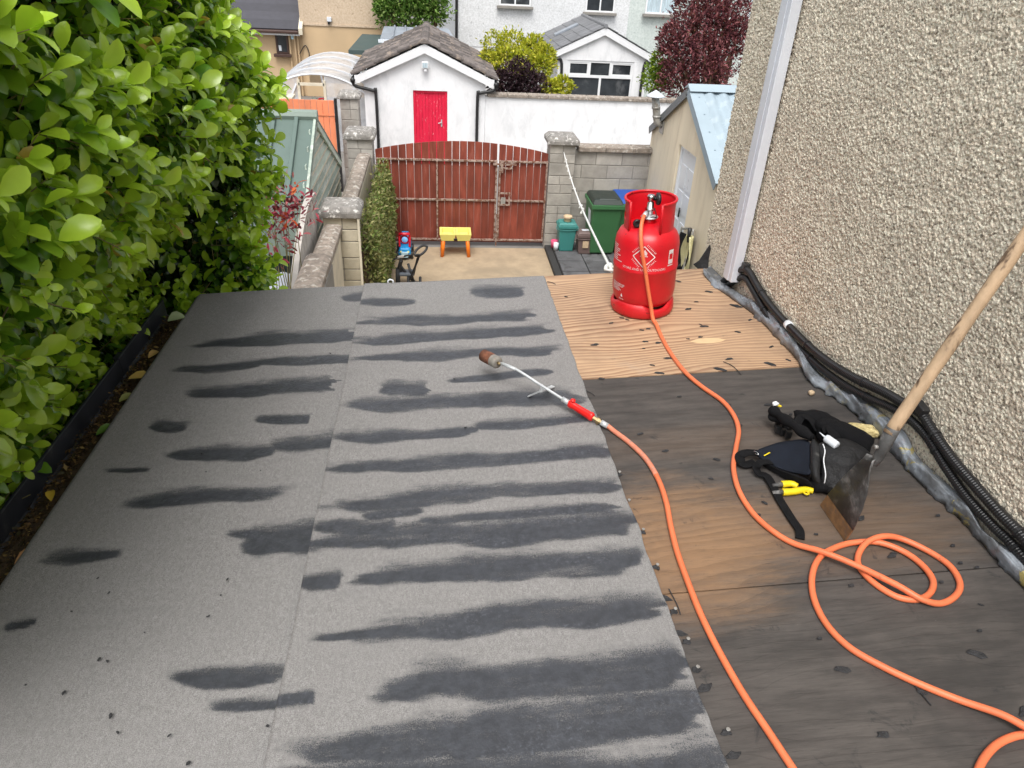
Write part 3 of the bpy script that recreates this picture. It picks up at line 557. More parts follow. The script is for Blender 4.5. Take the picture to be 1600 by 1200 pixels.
# black corrugated conduits
def conduit(px, r, off, lab):
    cp = [WP(x, y, off) for x, y in px]; pts = spline(cp, 14); n = 1300; P = resample(pts, n)
    rr = [r*(1 if i % 4 < 2 else .93) for i in range(n)]
    t_ = T('conduit', lab, 'conduit', tuple(P[n//2])); MB().tube([Vector(p) for p in P], rr, 12).build('corrugated_tube', 'conduit_black', t_, False)
    for f in (.2, .36, .5, .64, .78, .9):
        i = int(f*n); d = Vector(P[i+2]-P[i-2]).normalized(); MB().tube([Vector(P[i])-d*.004, Vector(P[i])+d*.004], r*1.14, 12).build('cable_tie', 'black_plastic', t_)
    return t_
conduit([(1116, 452), (1140, 432), (1158, 421), (1170, 424), (1182, 444), (1193, 462), (1212, 487), (1235, 512), (1265, 542), (1292, 564), (1330, 588), (1380, 612), (1408, 628), (1438, 645), (1463, 682), (1492, 722), (1522, 757), (1564, 804), (1602, 843), (1700, 960), (1900, 1200)], .0178, .024, 'upper of two black corrugated conduits clipped along the house wall')
conduit([(1122, 456), (1142, 443), (1157, 434), (1166, 436), (1177, 454), (1190, 477), (1206, 502), (1230, 528), (1258, 553), (1285, 577), (1322, 603), (1362, 624), (1392, 637), (1420, 654), (1449, 684), (1477, 729), (1512, 778), (1554, 824), (1592, 862), (1690, 985), (1880, 1220)], .0160, .022, 'lower of two black corrugated conduits, running nearer the lead flashing')
p = WP(1438, 640, .025); MB().fr(p+Vector((-.02, -.03, -.01)), (.03, 0, .0), (0, .055, .01), (0, -.008, .03)).build('conduit_clip', 'black_plastic', None, bevel=.004); tag(bpy.context.scene.objects['conduit_clip'], 'square black clip holding the conduits beside the scraper handle', 'clip')
p = WP(1232, 508, .022); q = WP(1240, 517, .022); d = (q-p).normalized(); tag(MB().tube([p-d*.014, p+d*.014], .020, 14).build('pipe_sleeve', 'white_pvc', None, True), 'small white sleeve around the upper conduit', 'sleeve')
p = WP(1166, 416, .02); tag(MB().fr(p+Vector((-.02, -.02, -.012)), (.035, 0, 0), (0, .04, 0), (0, 0, .03)).build('conduit_elbow', 'black_plastic', None, bevel=.006), 'black corner clip where the conduits bend beside the downpipe', 'clip')
# lead flashing, crumpled
lo_px = [(1100, 432), (1118, 450), (1142, 467), (1180, 495), (1212, 527), (1246, 565), (1262, 595), (1292, 615), (1330, 642), (1362, 672), (1394, 706), (1428, 747), (1473, 787), (1513, 824), (1533, 849), (1576, 897), (1660, 985), (1850, 1190)]
hi_px = [(1108, 425), (1122, 440), (1150, 455), (1203, 487), (1232, 518), (1256, 548), (1275, 578), (1305, 602), (1350, 624), (1385, 650), (1414, 675), (1434, 712), (1476, 752), (1516, 790), (1540, 832), (1598, 872), (1690, 965), (1880, 1170)]
lo = resample(spline([RP(x, y, .003) for x, y in lo_px], 8), 300); hi = resample(spline([WP(x, y, .012) for x, y in hi_px], 8), 300)
v_ = np.linspace(0, 1, 18); P = lo[:, None]*(1-v_)[None, :, None]+hi[:, None]*v_[None, :, None]
ii = np.arange(300)[:, None]/300*30; prof_ = np.sin(np.pi*np.clip(v_, 0, 1)**.7)[None]
cr = (fbm(ii*1.1, v_[None]*2.2, 3)-.5); cr2 = np.abs(fbm(ii*1.4+9, v_[None]*3, 3)-.5)*1.3
P[:, :, 2] += .024*prof_+cr*.040*prof_+cr2*.022*prof_; P[:, :, 0] -= .012*prof_+cr*.025*prof_; P[:, :, 1] += cr2*.03*prof_
edge = (fbm(ii[:, 0]*3, ii[:, 0]*0+4, 3)-.5); P[:, 0, 0] -= np.clip(edge, -.1, 1)*.04; P[:, 0, 2] = np.maximum(P[:, 0, 2], RC+RA*P[:, 0, 0]+.002)
P[:, :, 2] = np.maximum(P[:, :, 2], RC+RA*P[:, :, 0]+.003)
me = np_grid('lead_flashing', P); attr(me, 'near', np.repeat(np.clip((np.arange(300)-120)/60, 0, 1), 18)); fo = link('lead_flashing', me, 'lead_foil', None, True)
tag(fo, 'crumpled grey lead flashing along the foot of the house wall', 'flashing'); sd = fo.modifiers.new('thick', 'SOLIDIFY'); sd.thickness = .003
fx = [onY(1083, 413, 3.86), onY(1092, 407, 3.84), onY(1108, 383, 3.83), onY(1112, 405, 3.82), onY(1118, 425, 3.80), onY(1105, 433, 3.78), onY(1094, 424, 3.82)]
tag(MB().prism(fx, (.004, -.006, .004)).build('flashing_flap', 'felt_scrap', None), 'torn dark pointed flap sticking out at the far wall corner', 'flap')
for k, (px, py) in enumerate(((1118, 436), (1106, 428), (1128, 452))):
    c0 = WP(px, py, .03); mb = MB(); pr = [(.0, -.03), (.025, -.02), (.034, 0), (.022, .02), (0, .028)]
    mb.lathe([(r_*(1+.25*math.sin(i*3+k)), zz) for i, (r_, zz) in enumerate(pr)], 9, c0); 
    tag(mb.build('mortar_lump', 'mortar', None, True), ('rough mortar lump under the foot of the white downpipe', 'rough mortar lump by the torn dark flap', 'rough mortar lump where the lead flashing starts')[k], 'mortar', 'mortar lumps at the wall corner')
# ================================================================== GAS CYLINDER
ez = Vector((-RA, 0, 1)).normalized(); ex = Vector((1, 0, RA)).normalized(); ey = Vector((0, 1, 0))
cb = RP(1003, 483); cb = Vector((cb.x+.002, cb.y+.02, rz(cb.x)+.003)); R0 = .155
def L3(x, y, z_): return cb+ex*x+ey*y+ez*z_
FA = -.31                                       # the printed side is turned towards the camera
def L3r(x, f, z_): return L3(x*math.cos(FA)+f*math.sin(FA), x*math.sin(FA)-f*math.cos(FA), z_)
cyl = T('gas_cylinder', 'red steel gas cylinder standing on the bare new plywood', 'gas cylinder', tuple(cb))
prof = [(.0, .045), (.10, .047), (.135, .058), (.150, .085), (R0, .12), (R0, .236), (R0+.0025, .240), (R0+.0025, .250), (R0, .254), (R0, .355), (.150, .385), (.136, .412), (.112, .432), (.075, .446), (.0, .452)]
MB().lathe(prof, 56, cb, ex, ey, ez).build('body', 'gas_red', cyl, True)
fp = [(.138, .075), (.146, .072), (.156, .055), (.158, .02), (.154, .006), (.146, .0), (.138, .004), (.146, .02), (.146, .05), (.137, .07)]
mb = MB(); n = 72; vs = []
slot = lambda a_: max(0, math.cos(3*(a_+math.pi/2-.32)))**.8
for r_, zz in fp:
    for k in range(n):
        a_ = 2*math.pi*k/n; s_ = slot(a_) if zz > .03 else 0
        zz2 = zz-s_*.026*(zz/.075); rr = r_+(s_*.004 if zz > .05 else 0); vs.append(L3(rr*math.cos(a_), rr*math.sin(a_), zz2))
m_ = len(fp); mb.add(vs, [(i*n+k, i*n+(k+1) % n, ((i+1) % m_)*n+(k+1) % n, ((i+1) % m_)*n+k) for i in range(m_) for k in range(n)]); mb.build('foot_ring', 'gas_red_worn', cyl, True)
# guard collar, open to the front
RCo = .116; mb = MB(); a0, a1 = math.radians(-77), math.radians(203); n = 60; rows = [.405, .425, .445, .46, .475, .49, .505, .52, .54, .555, .563, .565]
vs = []; ok = set()
for i, zz in enumerate(rows):
    for k in range(n+1):
        a_ = a0+(a1-a0)*k/n; lip = .006*max(0, (zz-.54)/.025); vs.append(L3((RCo+lip)*math.cos(a_), (RCo+lip)*math.sin(a_), zz+(.008*math.cos((k/n-.5)*2*math.pi)*(-1) if False else 0)))
fs = []
for i in range(len(rows)-1):
    for k in range(n):
        dg = math.degrees(a0+(a1-a0)*(k+.5)/n)
        zc = (rows[i]+rows[i+1])/2
        if (-36 < dg < -12 and .47 < zc < .51) or (172 < dg < 186 and .47 < zc < .50): continue
        fs.append((i*(n+1)+k, i*(n+1)+k+1, (i+1)*(n+1)+k+1, (i+1)*(n+1)+k))
mb.add(vs, fs); co = mb.build('guard_collar', 'gas_red', cyl, True, fix=False); sd = co.modifiers.new('t', 'SOLIDIFY'); sd.thickness = .004; sd.offset = 0
mb = MB()
top = [L3((RCo+.004)*math.cos(a_), (RCo+.004)*math.sin(a_), .565) for a_ in np.linspace(a0, a1, 50)]
mb.tube(top, .0065, 8)
for a_ in (a0, a1): mb.tube([L3(RCo*math.cos(a_), RCo*math.sin(a_), zz) for zz in (.408, .5, .565)], .0065, 8)
mb.build('collar_rim', 'gas_red', cyl, True)
vl = MB().lathe([(0, .44), (.03, .44), (.03, .462), (.024, .468), (.024, .475)], 20, cb, ex, ey, ez).build('valve', 'gas_red', cyl, True)
MB().lathe([(0, .470), (.040, .472), (.042, .476), (.030, .482), (.016, .486), (0, .486)], 24, cb, ex, ey, ez).build('flange', 'alu', vl, True)
rg = MB().lathe([(.014, .484), (.015, .505), (.024, .508), (.025, .516), (.018, .520), (.016, .545), (.012, .548), (.012, .555), (.018, .557), (.019, .575), (.015, .581), (0, .582)], 20, cb, ex, ey, ez).build('regulator', 'chrome', cyl, True)
MB().lathe([(0, 0), (.026, .0), (.029, .006), (.029, .014), (.024, .018), (0, .018)], 24, L3(.024, -.008, .562), ey, ez, ex).build('regulator_knob', 'black_plastic', rg, True)
MB().tube([L3(.0, 0, .56), L3(.030, .004, .562)], .010, 10).build('outlet', 'chrome', rg, True)
pc = L3r(-.055, .062, .462); kn = MB().lathe([(0, 0), (.017, .0), (.020, .004), (.020, .014), (.014, .018), (.010, .013), (0, .013)], 20, pc, ex, ez, (ey*-1)).build('valve_plug', 'black_plastic', cyl, True)
MB().tube(spline([L3r(-.05, .05, .47), L3r(-.02, .03, .475), L3r(.02, .03, .485), L3r(.035, .02, .48), L3r(.02, .01, .52)], 8), .0022, 6).build('plug_cord', 'black_plastic', kn, True)
# print on the body
def wrap(mb_pts, ang0, z0, rot=0):
    out = []
    for x, y in mb_pts:
        x2 = x*math.cos(rot)-y*math.sin(rot); y2 = x*math.sin(rot)+y*math.cos(rot); a_ = -math.pi/2+ang0+x2/R0
        out.append(L3((R0+.0012)*math.cos(a_), (R0+.0012)*math.sin(a_), z0+y2))
    return out
def text(s_, size, ang0, z0, rot=0, off=(0, 0), align='CENTER', par=None):
    cu = bpy.data.curves.new('t', 'FONT'); cu.body = s_; cu.size = size; cu.align_x = align; cu.resolution_u = 2
    o = bpy.data.objects.new('t', cu); C.objects.link(o); dg = bpy.context.evaluated_depsgraph_get(); me = o.evaluated_get(dg).to_mesh()
    P = [(v.co.x+off[0], v.co.y+off[1]) for v in me.vertices]; F_ = [tuple(p.vertices) for p in me.polygons]; o.evaluated_get(dg).to_mesh_clear(); bpy.data.objects.remove(o); bpy.data.curves.remove(cu)
    MB().add(wrap(P, ang0, z0, rot), F_).build('lettering', 'print_white', par or cyl, fix=False)
def strip(pts, wdt, ang0, z0):
    mb = MB(); pts = [Vector((*p, 0)) for p in pts]
    for a_, b_ in zip(pts[:-1], pts[1:]):
        d = (b_-a_).normalized(); nn = Vector((-d.y, d.x, 0))*wdt/2
        for k in range(6):
            p0 = a_.lerp(b_, k/6); p1 = a_.lerp(b_, (k+1)/6); mb.add(wrap([(q.x, q.y) for q in (p0-nn, p1-nn, p1+nn, p0+nn)], ang0, z0), [(0, 1, 2, 3)])
    mb.build('hazard_diamond', 'print_white', cyl, fix=False)
AD, ZD = FA-.03, .330
strip([(0, .052), (.052, 0), (0, -.052), (-.052, 0), (0, .052)], .0045, AD, ZD)
s2 = .066
def marks(n_, hgt, ang0, z0, rot, off, seed):      # a run of worn, no longer readable characters
    g_ = random.Random(seed); mb = MB(); x_ = -n_*.0078/2
    for k in range(n_):
        a_ = x_+k*.0078; l_ = g_.choice((.0022, .0045, .0055))
        mb.add(wrap([(a_, off), (a_+.0016, off), (a_+.0016, off+hgt), (a_, off+hgt)], ang0, z0, rot), [(0, 1, 2, 3)])
        yb = off+g_.choice((0, hgt*.4, hgt*.8)); mb.add(wrap([(a_+.0016, yb), (a_+l_, yb), (a_+l_, yb+.0018), (a_+.0016, yb+.0018)], ang0, z0, rot), [(0, 1, 2, 3)])
    mb.build('small_print', 'print_white', cyl, fix=False)
for k, (n_, r_, o_) in enumerate(((7, math.pi/4, .0465), (8, -math.pi/4, .0465), (7, -math.pi/4, -.0555), (8, math.pi/4, -.0555))): marks(n_, .009, AD, ZD, r_, o_, k)
text('2', .016, AD, ZD-.042)
fl_ = [(-.013, 0), (.013, 0), (.015, .012), (.008, .022), (.010, .014), (.003, .030), (-.003, .016), (-.007, .022), (-.014, .010)]
MB().add(wrap([(x, y+.008) for x, y in fl_], AD, ZD), [tuple(range(9))]).build('flame_mark', 'print_white', cyl, fix=False)
MB().add(wrap([(-.018, .001), (.018, .001), (.018, .005), (-.018, .005)], AD, ZD), [(0, 1, 2, 3)]).build('flame_mark', 'print_white', cyl, fix=False)
text('STORE AND USE OUTDOORS', .0165, AD+.02, .259)
g3 = random.Random(3)
def lines(ang, z0, n_, dz, wd_):
    mb = MB()
    for i in range(n_):
        l_ = wd_*g3.uniform(.5, 1); x_ = -wd_/2
        while x_ < -wd_/2+l_:
            w1 = g3.uniform(.004, .011); mb.add(wrap([(x_, -i*dz), (x_+w1, -i*dz), (x_+w1, -i*dz+dz*.5), (x_, -i*dz+dz*.5)], ang, z0), [(0, 1, 2, 3)]); x_ += w1+.0025
    mb.build('small_print', 'print_white', cyl, fix=False)
lines(FA-1.05, .355, 9, .0095, .075); lines(FA-.90, .165, 7, .006, .09)
MB().add(wrap([(.0, .0), (.012, -.002), (.009, .010), (.004, .016), (.001, .009)], FA-.72, .105), [(0, 1, 2, 3, 4)]).build('flame_mark', 'print_white', cyl, fix=False); marks(4, .006, FA-.68, .09, 0, 0, 9)
mb = MB()
for a_, b_, c_, d_ in ((0, .004, 0, .07), (.026, .03, 0, .07), (0, .03, 0, .022), (0, .03, .05, .07)): mb.add(wrap([(a_, c_), (b_, c_), (b_, d_), (a_, d_)], FA+.78, .285), [(0, 1, 2, 3)])
mb.add(wrap([(-.002, -.010), (.032, -.010), (.032, -.005), (-.002, -.005)], FA+.78, .285), [(0, 1, 2, 3)]); mb.build('recycling_mark', 'print_white', cyl, fix=False)
# ================================================================== TORCH
tor = T('gas_torch', 'roofing gas torch with rusty burner cup and red grip lying on felt', 'torch', tuple(RP(860, 600)))
tA, tB, tC, tD = RP(783, 568, .115), RP(806, 577, .115), RP(888, 629, .055), RP(932, 656, .030)
p1 = RP(748, 551, .105); p0 = RP(778, 567, .113); dd = (p1-p0); dn = dd.normalized(); sx_ = dn.orthogonal().normalized(); sy_ = dn.cross(sx_); Lb = .098
bh = MB().lathe([(.0, 0), (.012, 0), (.0255, .003), (.0262, .008), (.0262, .034)], 24, p0, sx_, sy_, dn).build('burner_base', 'rust_pale', tor, True)
MB().lathe([(.0262, .034), (.0268, .05), (.0265, Lb), (.0245, Lb), (.0235, .04), (0, .036)], 24, p0, sx_, sy_, dn).build('burner_cup', 'rust', tor, True)
MB().tube([p0-dn*.016, p0], .007, 10).build('burner_nut', 'brass', tor, True)
lance = spline([p0-dn*.012, tA, tB, tB.lerp(tC, .5), tC], 8); MB().tube(lance, .0058, 10).build('lance', 'alu', tor, True); MB().tube([tA, tB], .0072, 10).build('sleeve', 'alu', tor, True)
hd = (tD-tC).normalized(); hx = hd.cross(Vector((0, 0, 1))).normalized(); hy = hx.cross(hd)
ea = tC-hd*.0; hp = [(0, .008), (.006, .015), (.018, .017), (.035, .014), (.075, .015), (.12, .016), (.128, .018), (.138, .016), (.142, .010), (.145, 0)]
LH = (RP(926, 655, .032)-tC).length; MB().lathe([(r_, a_/.145*LH) for a_, r_ in hp], 16, tC, hx*.85, hy*1.1, hd).build('grip', 'torch_red', tor, True)
MB().tube([tC-hd*.03+hy*0, tC+hd*.004], .011, 12).build('collar', 'alu', tor, True)
lv = [tC-hd*.035-hx*.004-hy*.010, tC-hd*.0-hx*.018-hy*.014, tC+hd*LH*.4-hx*.024-hy*.016, tC+hd*LH*.62-hx*.022-hy*.018]
MB().tube(spline(lv, 6), [.006]*18+[.004], 8).build('lever', 'alu', tor, True)
MB().lathe([(0, 0), (.006, 0), (.010, .004), (.010, .010), (0, .012)], 10, tC+hd*.018+hy*.015, hx, hd, hy).build('button', 'torch_red', tor, True)
e0 = tC+hd*LH; hose_start = RP(941, 661, .022); d2 = (hose_start-e0).normalized()
MB().tube([e0-d2*.01, e0+d2*.012, e0+d2*.0125, e0+d2*.026, e0+d2*.0262, e0+d2*.04], [.009, .009, .0125, .0125, .009, .009], 6).build('brass_nut', 'brass', tor)
MB().lathe([(0, -.012), (.007, -.012), (.007, .014), (.010, .014), (.010, .019), (0, .019)], 10, e0+d2*.018, hx, hy, (0, 0, -1)).build('regulator_screw', 'brass', tor, True)
sp = tB.lerp(tC, .5); f1 = RP(829, 619, .016); f2 = RP(862, 606, .016)
mb = MB(); k_ = sp-Vector((0, 0, .012)); mb.bar(sp+Vector((0, 0, .004)), k_-Vector((0, 0, .016)), .014, .010)
for f_ in (f1, f2): mb.bar(k_-Vector((0, 0, .012)), f_+Vector((0, 0, .004)), .018, .005); mb.bar(f_+Vector((0, 0, .004)), f_+(f_-k_).normalized()*.014+Vector((0, 0, .008)), .018, .005)
mb.build('stand', 'alu', tor, bevel=.0008)
# ------------------------------------------------------------------ orange hose
RH = .0092
H = []
def hp_(px, py, h=0, base=.006): H.append(RP(px, py, base+RH+h))
hs0 = e0+d2*.036
for q in ((960, 674), (985, 693), (1010, 718), (1029, 750), (1041, 785), (1048, 822), (1058, 862), (1075, 910), (1095, 960), (1122, 1015), (1160, 1082), (1200, 1142), (1245, 1210), (1300, 1290), (1380, 1360), (1470, 1350), (1515, 1270), (1528, 1205), (1548, 1172), (1575, 1154), (1610, 1147), (1665, 1150), (1690, 1170), (1680, 1190), (1640, 1165), (1600, 1145), (1560, 1122), (1500, 1094), (1440, 1070), (1380, 1042), (1328, 1012), (1292, 976), (1272, 936), (1269, 900), (1280, 872), (1302, 857), (1332, 848), (1372, 849), (1412, 862), (1442, 884), (1458, 908), (1452, 928), (1430, 937), (1398, 931), (1362, 908), (1342, 884), (1342, 865), (1354, 851), (1378, 845), (1408, 846), (1452, 862), (1485, 885), (1500, 912), (1492, 932), (1468, 943), (1436, 940), (1398, 923), (1340, 893), (1284, 869), (1240, 849), (1205, 828), (1175, 800), (1154, 765), (1146, 730), (1150, 700), (1154, 672), (1146, 648), (1128, 626), (1098, 605), (1072, 583), (1050, 555), (1034, 527)): hp_(*q, base=.0)
over = {(1342, 884): .0, (1340, 893): .019, (1284, 869): .017, (1398, 923): .022, (1436, 940): .012, (1240, 849): .006, (1372, 849): .004, (1332, 848): .0, (1378, 845): .019, (1354, 851): .012, (1408, 846): .01, (1600, 1145): .019, (1560, 1122): .015, (1640, 1165): .019}
_k = ((960, 674), (985, 693), (1010, 718), (1029, 750), (1041, 785), (1048, 822), (1058, 862), (1075, 910), (1095, 960), (1122, 1015), (1160, 1082), (1200, 1142), (1245, 1210), (1300, 1290), (1380, 1360), (1470, 1350), (1515, 1270), (1528, 1205), (1548, 1172), (1575, 1154), (1610, 1147), (1665, 1150), (1690, 1170), (1680, 1190), (1640, 1165), (1600, 1145), (1560, 1122), (1500, 1094), (1440, 1070), (1380, 1042), (1328, 1012), (1292, 976), (1272, 936), (1269, 900), (1280, 872), (1302, 857), (1332, 848), (1372, 849), (1412, 862), (1442, 884), (1458, 908), (1452, 928), (1430, 937), (1398, 931), (1362, 908), (1342, 884), (1342, 865), (1354, 851), (1378, 845), (1408, 846), (1452, 862), (1485, 885), (1500, 912), (1492, 932), (1468, 943), (1436, 940), (1398, 923), (1340, 893), (1284, 869))
for i, q in enumerate(_k):
    if q in over: H[i].z += over[q]
H = [hs0, hs0+d2*.03]+H
H += [L3r(.085, .215, .004+RH), L3r(.066, .190, .03), L3r(.050, .176, .09), L3r(.030, .170, .17), L3r(.010, .169, .26), L3r(-.010, .168, .34), L3r(-.024, .160, .41), L3r(-.030, .125, .465), L3r(-.026, .07, .492), L3r(-.016, .02, .498)]
hz = T('gas_hose', 'orange gas hose snaking from the red cylinder to the torch', 'hose', tuple(RP(1290, 1000)))
sp_ = spline(H, 9)
MB().tube(sp_, RH, 12).build('hose_tube', 'hose_orange', hz, True)
MB().tube(sp_[2:44], RH+.0006, 12).build('worn_sleeve', 'hose_worn', hz, True)
MB().tube([hs0-d2*.004, hs0+d2*.026], RH+.0022, 12).build('ferrule', 'alu', hz, True)
MB().tube([H[-2].lerp(H[-1], .3), H[-1]], RH+.003, 12).build('ferrule', 'alu', hz, True)
# ================================================================== SCRAPER
spd = T('floor_scraper', 'long wooden-handled steel scraper spade leaning against the house wall', 'scraper', tuple(RP(1302, 818)))
b0, b1 = RP(1282, 789, .002), RP(1321, 846, .002)
def dep(px, py, D_): R = ray(px, py); return V(R*D_/F)
hT = dep(1600, 372, 1.84); hB = dep(1396, 668, 2.02); hdv = (hT-hB).normalized()
sk = dep(1372, 715, 2.06)
bn = (b1-b0).cross(hB-(b0+b1)/2).normalized()
def blade_row(f, wscale, lift=0):
    m0 = b0.lerp(b1, .5); c_ = m0.lerp(sk, f); hw = (b1-b0)*.5*wscale; return [c_-hw+bn*lift, c_, c_+hw+bn*lift]
rows = []
rp = [(0, 1.0, 0), (.18, .97, 0), (.45, .80, .004), (.65, .62, .010), (.80, .42, .018), (.92, .26, .024), (1.0, .20, .026)]
for f_, ws, lf in rp: rows.append([tuple(q) for q in blade_row(f_, ws, lf)])
mb = MB(); mb.grid(np.array(rows[1:])); bo = mb.build('blade', 'steel_black', spd, True); sd = bo.modifiers.new('t', 'SOLIDIFY'); sd.thickness = .004; sd.offset = 0
mb = MB(); mb.grid(np.array(rows[:2])); bo = mb.build('blade_edge', 'steel_rust', spd, False); sd = bo.modifiers.new('t', 'SOLIDIFY'); sd.thickness = .0035; sd.offset = 0
ss = [sk-(hB-sk)*.25, sk, sk.lerp(hB, .5), hB]; MB().tube(ss, [.009, .015, .0185, .0200], 16).build('socket', 'steel_black', spd, True)
MB().tube([sk.lerp(hB, .35)+bn*.018, sk.lerp(hB, .35)+bn*.027], .006, 8).build('rivet', 'nail_steel', spd, True)
ht = hB+hdv*((WC-.03-hB.x-WK*hB.y)/(hdv.x+WK*hdv.y)); pts = [hB-hdv*.02+(ht-hB)*(i/30) for i in range(31)]
MB().tube(pts, [.0178+.0006*math.sin(i*.9) for i in range(31)], 16).build('handle', 'wood_handle', spd, True)
# ================================================================== TOOL BAG
bag = T('tool_bag', 'black cloth tool pouch with belt straps slumped on the weathered plywood', 'tool bag', tuple(RP(1265, 715)))
def patch(name, m, rows, th=.006, sub=2, nz=.004, sd_=1):
    P = np.array([[tuple(RP(*q)) for q in r] for r in rows]); mb = MB(); mb.grid(P); o = mb.build(name, m, bag, True)
    md = o.modifiers.new('s', 'SUBSURF'); md.levels = md.render_levels = sub; md.subdivision_type = 'CATMULL_CLARK'
    md = o.modifiers.new('t', 'SOLIDIFY'); md.thickness = th; md.offset = 0
    tx = bpy.data.textures.new('c', 'CLOUDS'); tx.noise_scale = .05; md = o.modifiers.new('d', 'DISPLACE'); md.texture = tx; md.strength = nz*2; md.mid_level = .5; md.texture_coords = 'GLOBAL'
    return o
def lump(name, m, cpx, h, rx, ry, rzz, rot=0, nz=.25, e=2.6, par=None):
    c_ = RP(*cpx); P = np.zeros((14, 22, 3)); 
    for i, th in enumerate(np.linspace(-math.pi/2, math.pi/2, 14)):
        for j, ph in enumerate(np.linspace(0, 2*math.pi, 22)):
            f_ = lambda v_: math.copysign(abs(v_)**(2/e), v_); x_, y_, z_ = f_(math.cos(th))*f_(math.cos(ph)), f_(math.cos(th))*f_(math.sin(ph)), f_(math.sin(th))
            k_ = 1+nz*(float(fbm(x_*1.6+5*rx*40, y_*1.6+z_*1.3, 3))-.5); X_, Y_ = x_*rx*k_, y_*ry*k_
            P[i, j] = (c_.x+X_*math.cos(rot)-Y_*math.sin(rot), c_.y+X_*math.sin(rot)+Y_*math.cos(rot), rz(c_.x)+h+z_*rzz*k_)
    P[:, :, 2] = np.maximum(P[:, :, 2], RC+RA*P[:, :, 0]+.001); return MB().grid(P).build(name, m, par or bag, True)
def strap(name, m, pts, wd_, th=.004, side=None):
    S_ = spline([RP(*q) for q in pts], 7); mb = MB(); vs = []
    for i, p in enumerate(S_):
        d = (S_[min(i+1, len(S_)-1)]-S_[max(i-1, 0)]).normalized(); x_ = side if side is not None else d.cross(Vector((0, 0, 1))).normalized()
        n_ = x_.cross(d).normalized(); vs += [p-x_*wd_/2-n_*th/2, p+x_*wd_/2-n_*th/2, p+x_*wd_/2+n_*th/2, p-x_*wd_/2+n_*th/2]
    k = len(S_); fs = [(i*4+a_, i*4+(a_+1) % 4, i*4+4+(a_+1) % 4, i*4+4+a_) for i in range(k-1) for a_ in range(4)]+[(3, 2, 1, 0), ((k-1)*4, (k-1)*4+1, (k-1)*4+2, (k-1)*4+3)]
    return mb.add(vs, fs).build(name, m, bag, True, .001)
lump('pocket', 'leather_black', (1308, 735), .05, .095, .085, .055, .5, .3)
lump('pocket', 'cloth_black', (1312, 700), .05, .10, .055, .052, -.75, .35)
lump('pocket', 'cloth_black', (1272, 672), .035, .09, .045, .04, -.5, .4)
lump('pocket', 'cloth_black', (1290, 762), .02, .06, .04, .028, .2, .4)
patch('back_panel', 'cloth_navy', [[(1178, 706, .035), (1205, 694, .04), (1234, 690, .055), (1268, 684, .085)], [(1184, 712, .03), (1210, 706, .035), (1240, 706, .05), (1268, 708, .08)], [(1196, 722, .025), (1222, 722, .03), (1245, 724, .045), (1268, 728, .07)], [(1220, 734, .025), (1236, 738, .03), (1250, 740, .04), (1268, 744, .06)]])
patch('pocket_front', 'leather_black', [[(1268, 683, .09), (1272, 688, .10), (1280, 694, .095)], [(1266, 712, .085), (1273, 714, .10), (1281, 718, .09)], [(1266, 742, .06), (1272, 744, .075), (1280, 750, .06)], [(1274, 758, .02), (1278, 758, .03), (1284, 762, .02)]])
patch('side_panel', 'leather_black', [[(1284, 690, .095), (1300, 700, .10), (1330, 716, .09)], [(1285, 720, .085), (1304, 728, .09), (1328, 735, .075)], [(1284, 750, .05), (1300, 757, .055), (1316, 762, .045)], [(1282, 764, .012), (1296, 772, .015), (1308, 774, .012)]], .008, 2, .009)
patch('lower_panel', 'cloth_black', [[(1184, 716, .03), (1222, 737, .03), (1264, 748, .055)], [(1188, 722, .012), (1226, 746, .012), (1270, 760, .03)], [(1200, 732, .004), (1230, 752, .004), (1276, 766, .008)]], .006, 2, .006)
mb_t = spline([RP(*q) for q in ((1206, 640, .075), (1222, 652, .08), (1245, 668, .095), (1268, 684, .10))], 6); MB().tube(mb_t, [.018+.004*math.sin(i) for i in range(len(mb_t))], 10).build('belt_pad', 'cloth_black', bag, True)
patch('pad_end', 'cloth_black', [[(1198, 652, .05), (1206, 640, .07), (1220, 642, .08)], [(1204, 656, .045), (1216, 656, .07), (1226, 654, .075)], [(1214, 658, .04), (1224, 662, .05), (1232, 664, .06)]], .01)
lump('frayed_lining', 'white_paint', (1206, 652), .062, .012, .010, .008, .3, .8); lump('lining', 'yellow_plastic', (1211, 651), .052, .014, .005, .004, -.6, .3)
strap('strap', 'cloth_black', [(1186, 708, .02), (1168, 707, .03), (1156, 713, .025), (1162, 726, .012), (1180, 722, .01)], .034)
strap('strap', 'cloth_black', [(1205, 722, .03), (1190, 722, .045), (1182, 730, .03), (1186, 740, .014), (1200, 746, .016), (1218, 780, .010), (1238, 812, .008), (1249, 828, .010), (1250, 842, .004)], .028)
strap('strap', 'cloth_black', [(1243, 668, .06), (1252, 652, .075), (1266, 655, .075), (1278, 672, .05)], .03)
strap('strap', 'cloth_black', [(1285, 672, .08), (1296, 668, .095), (1306, 684, .08), (1316, 700, .06)], .04)
mb = MB()
for k in range(6):
    c_ = RP(1216+k % 3*8, 662+k//3*8+k % 3*4, .02+.008*(k % 2)); mb.box(c_.x-.011, c_.x+.011, c_.y-.008, c_.y+.008, c_.z-.018, c_.z+.012)
mb.build('buckle', 'black_plastic', bag, bevel=.003)
MB().tube(spline([RP(*q) for q in ((1286, 694, .102), (1289, 705, .10), (1287, 720, .096), (1290, 742, .075), (1287, 760, .03))], 6), .0022, 6).build('piping', 'white_paint', bag, True)
mb = MB(); mb.bar(RP(1194, 712, .042), RP(1203, 707, .044), .004, .001); mb.build('tag', 'yellow_plastic', bag)
MB().tube(spline([RP(*q) for q in ((1178, 705, .045), (1183, 707, .05), (1185, 711, .045), (1180, 709, .04))], 5), .002, 6).build('ring', 'chrome', bag, True)
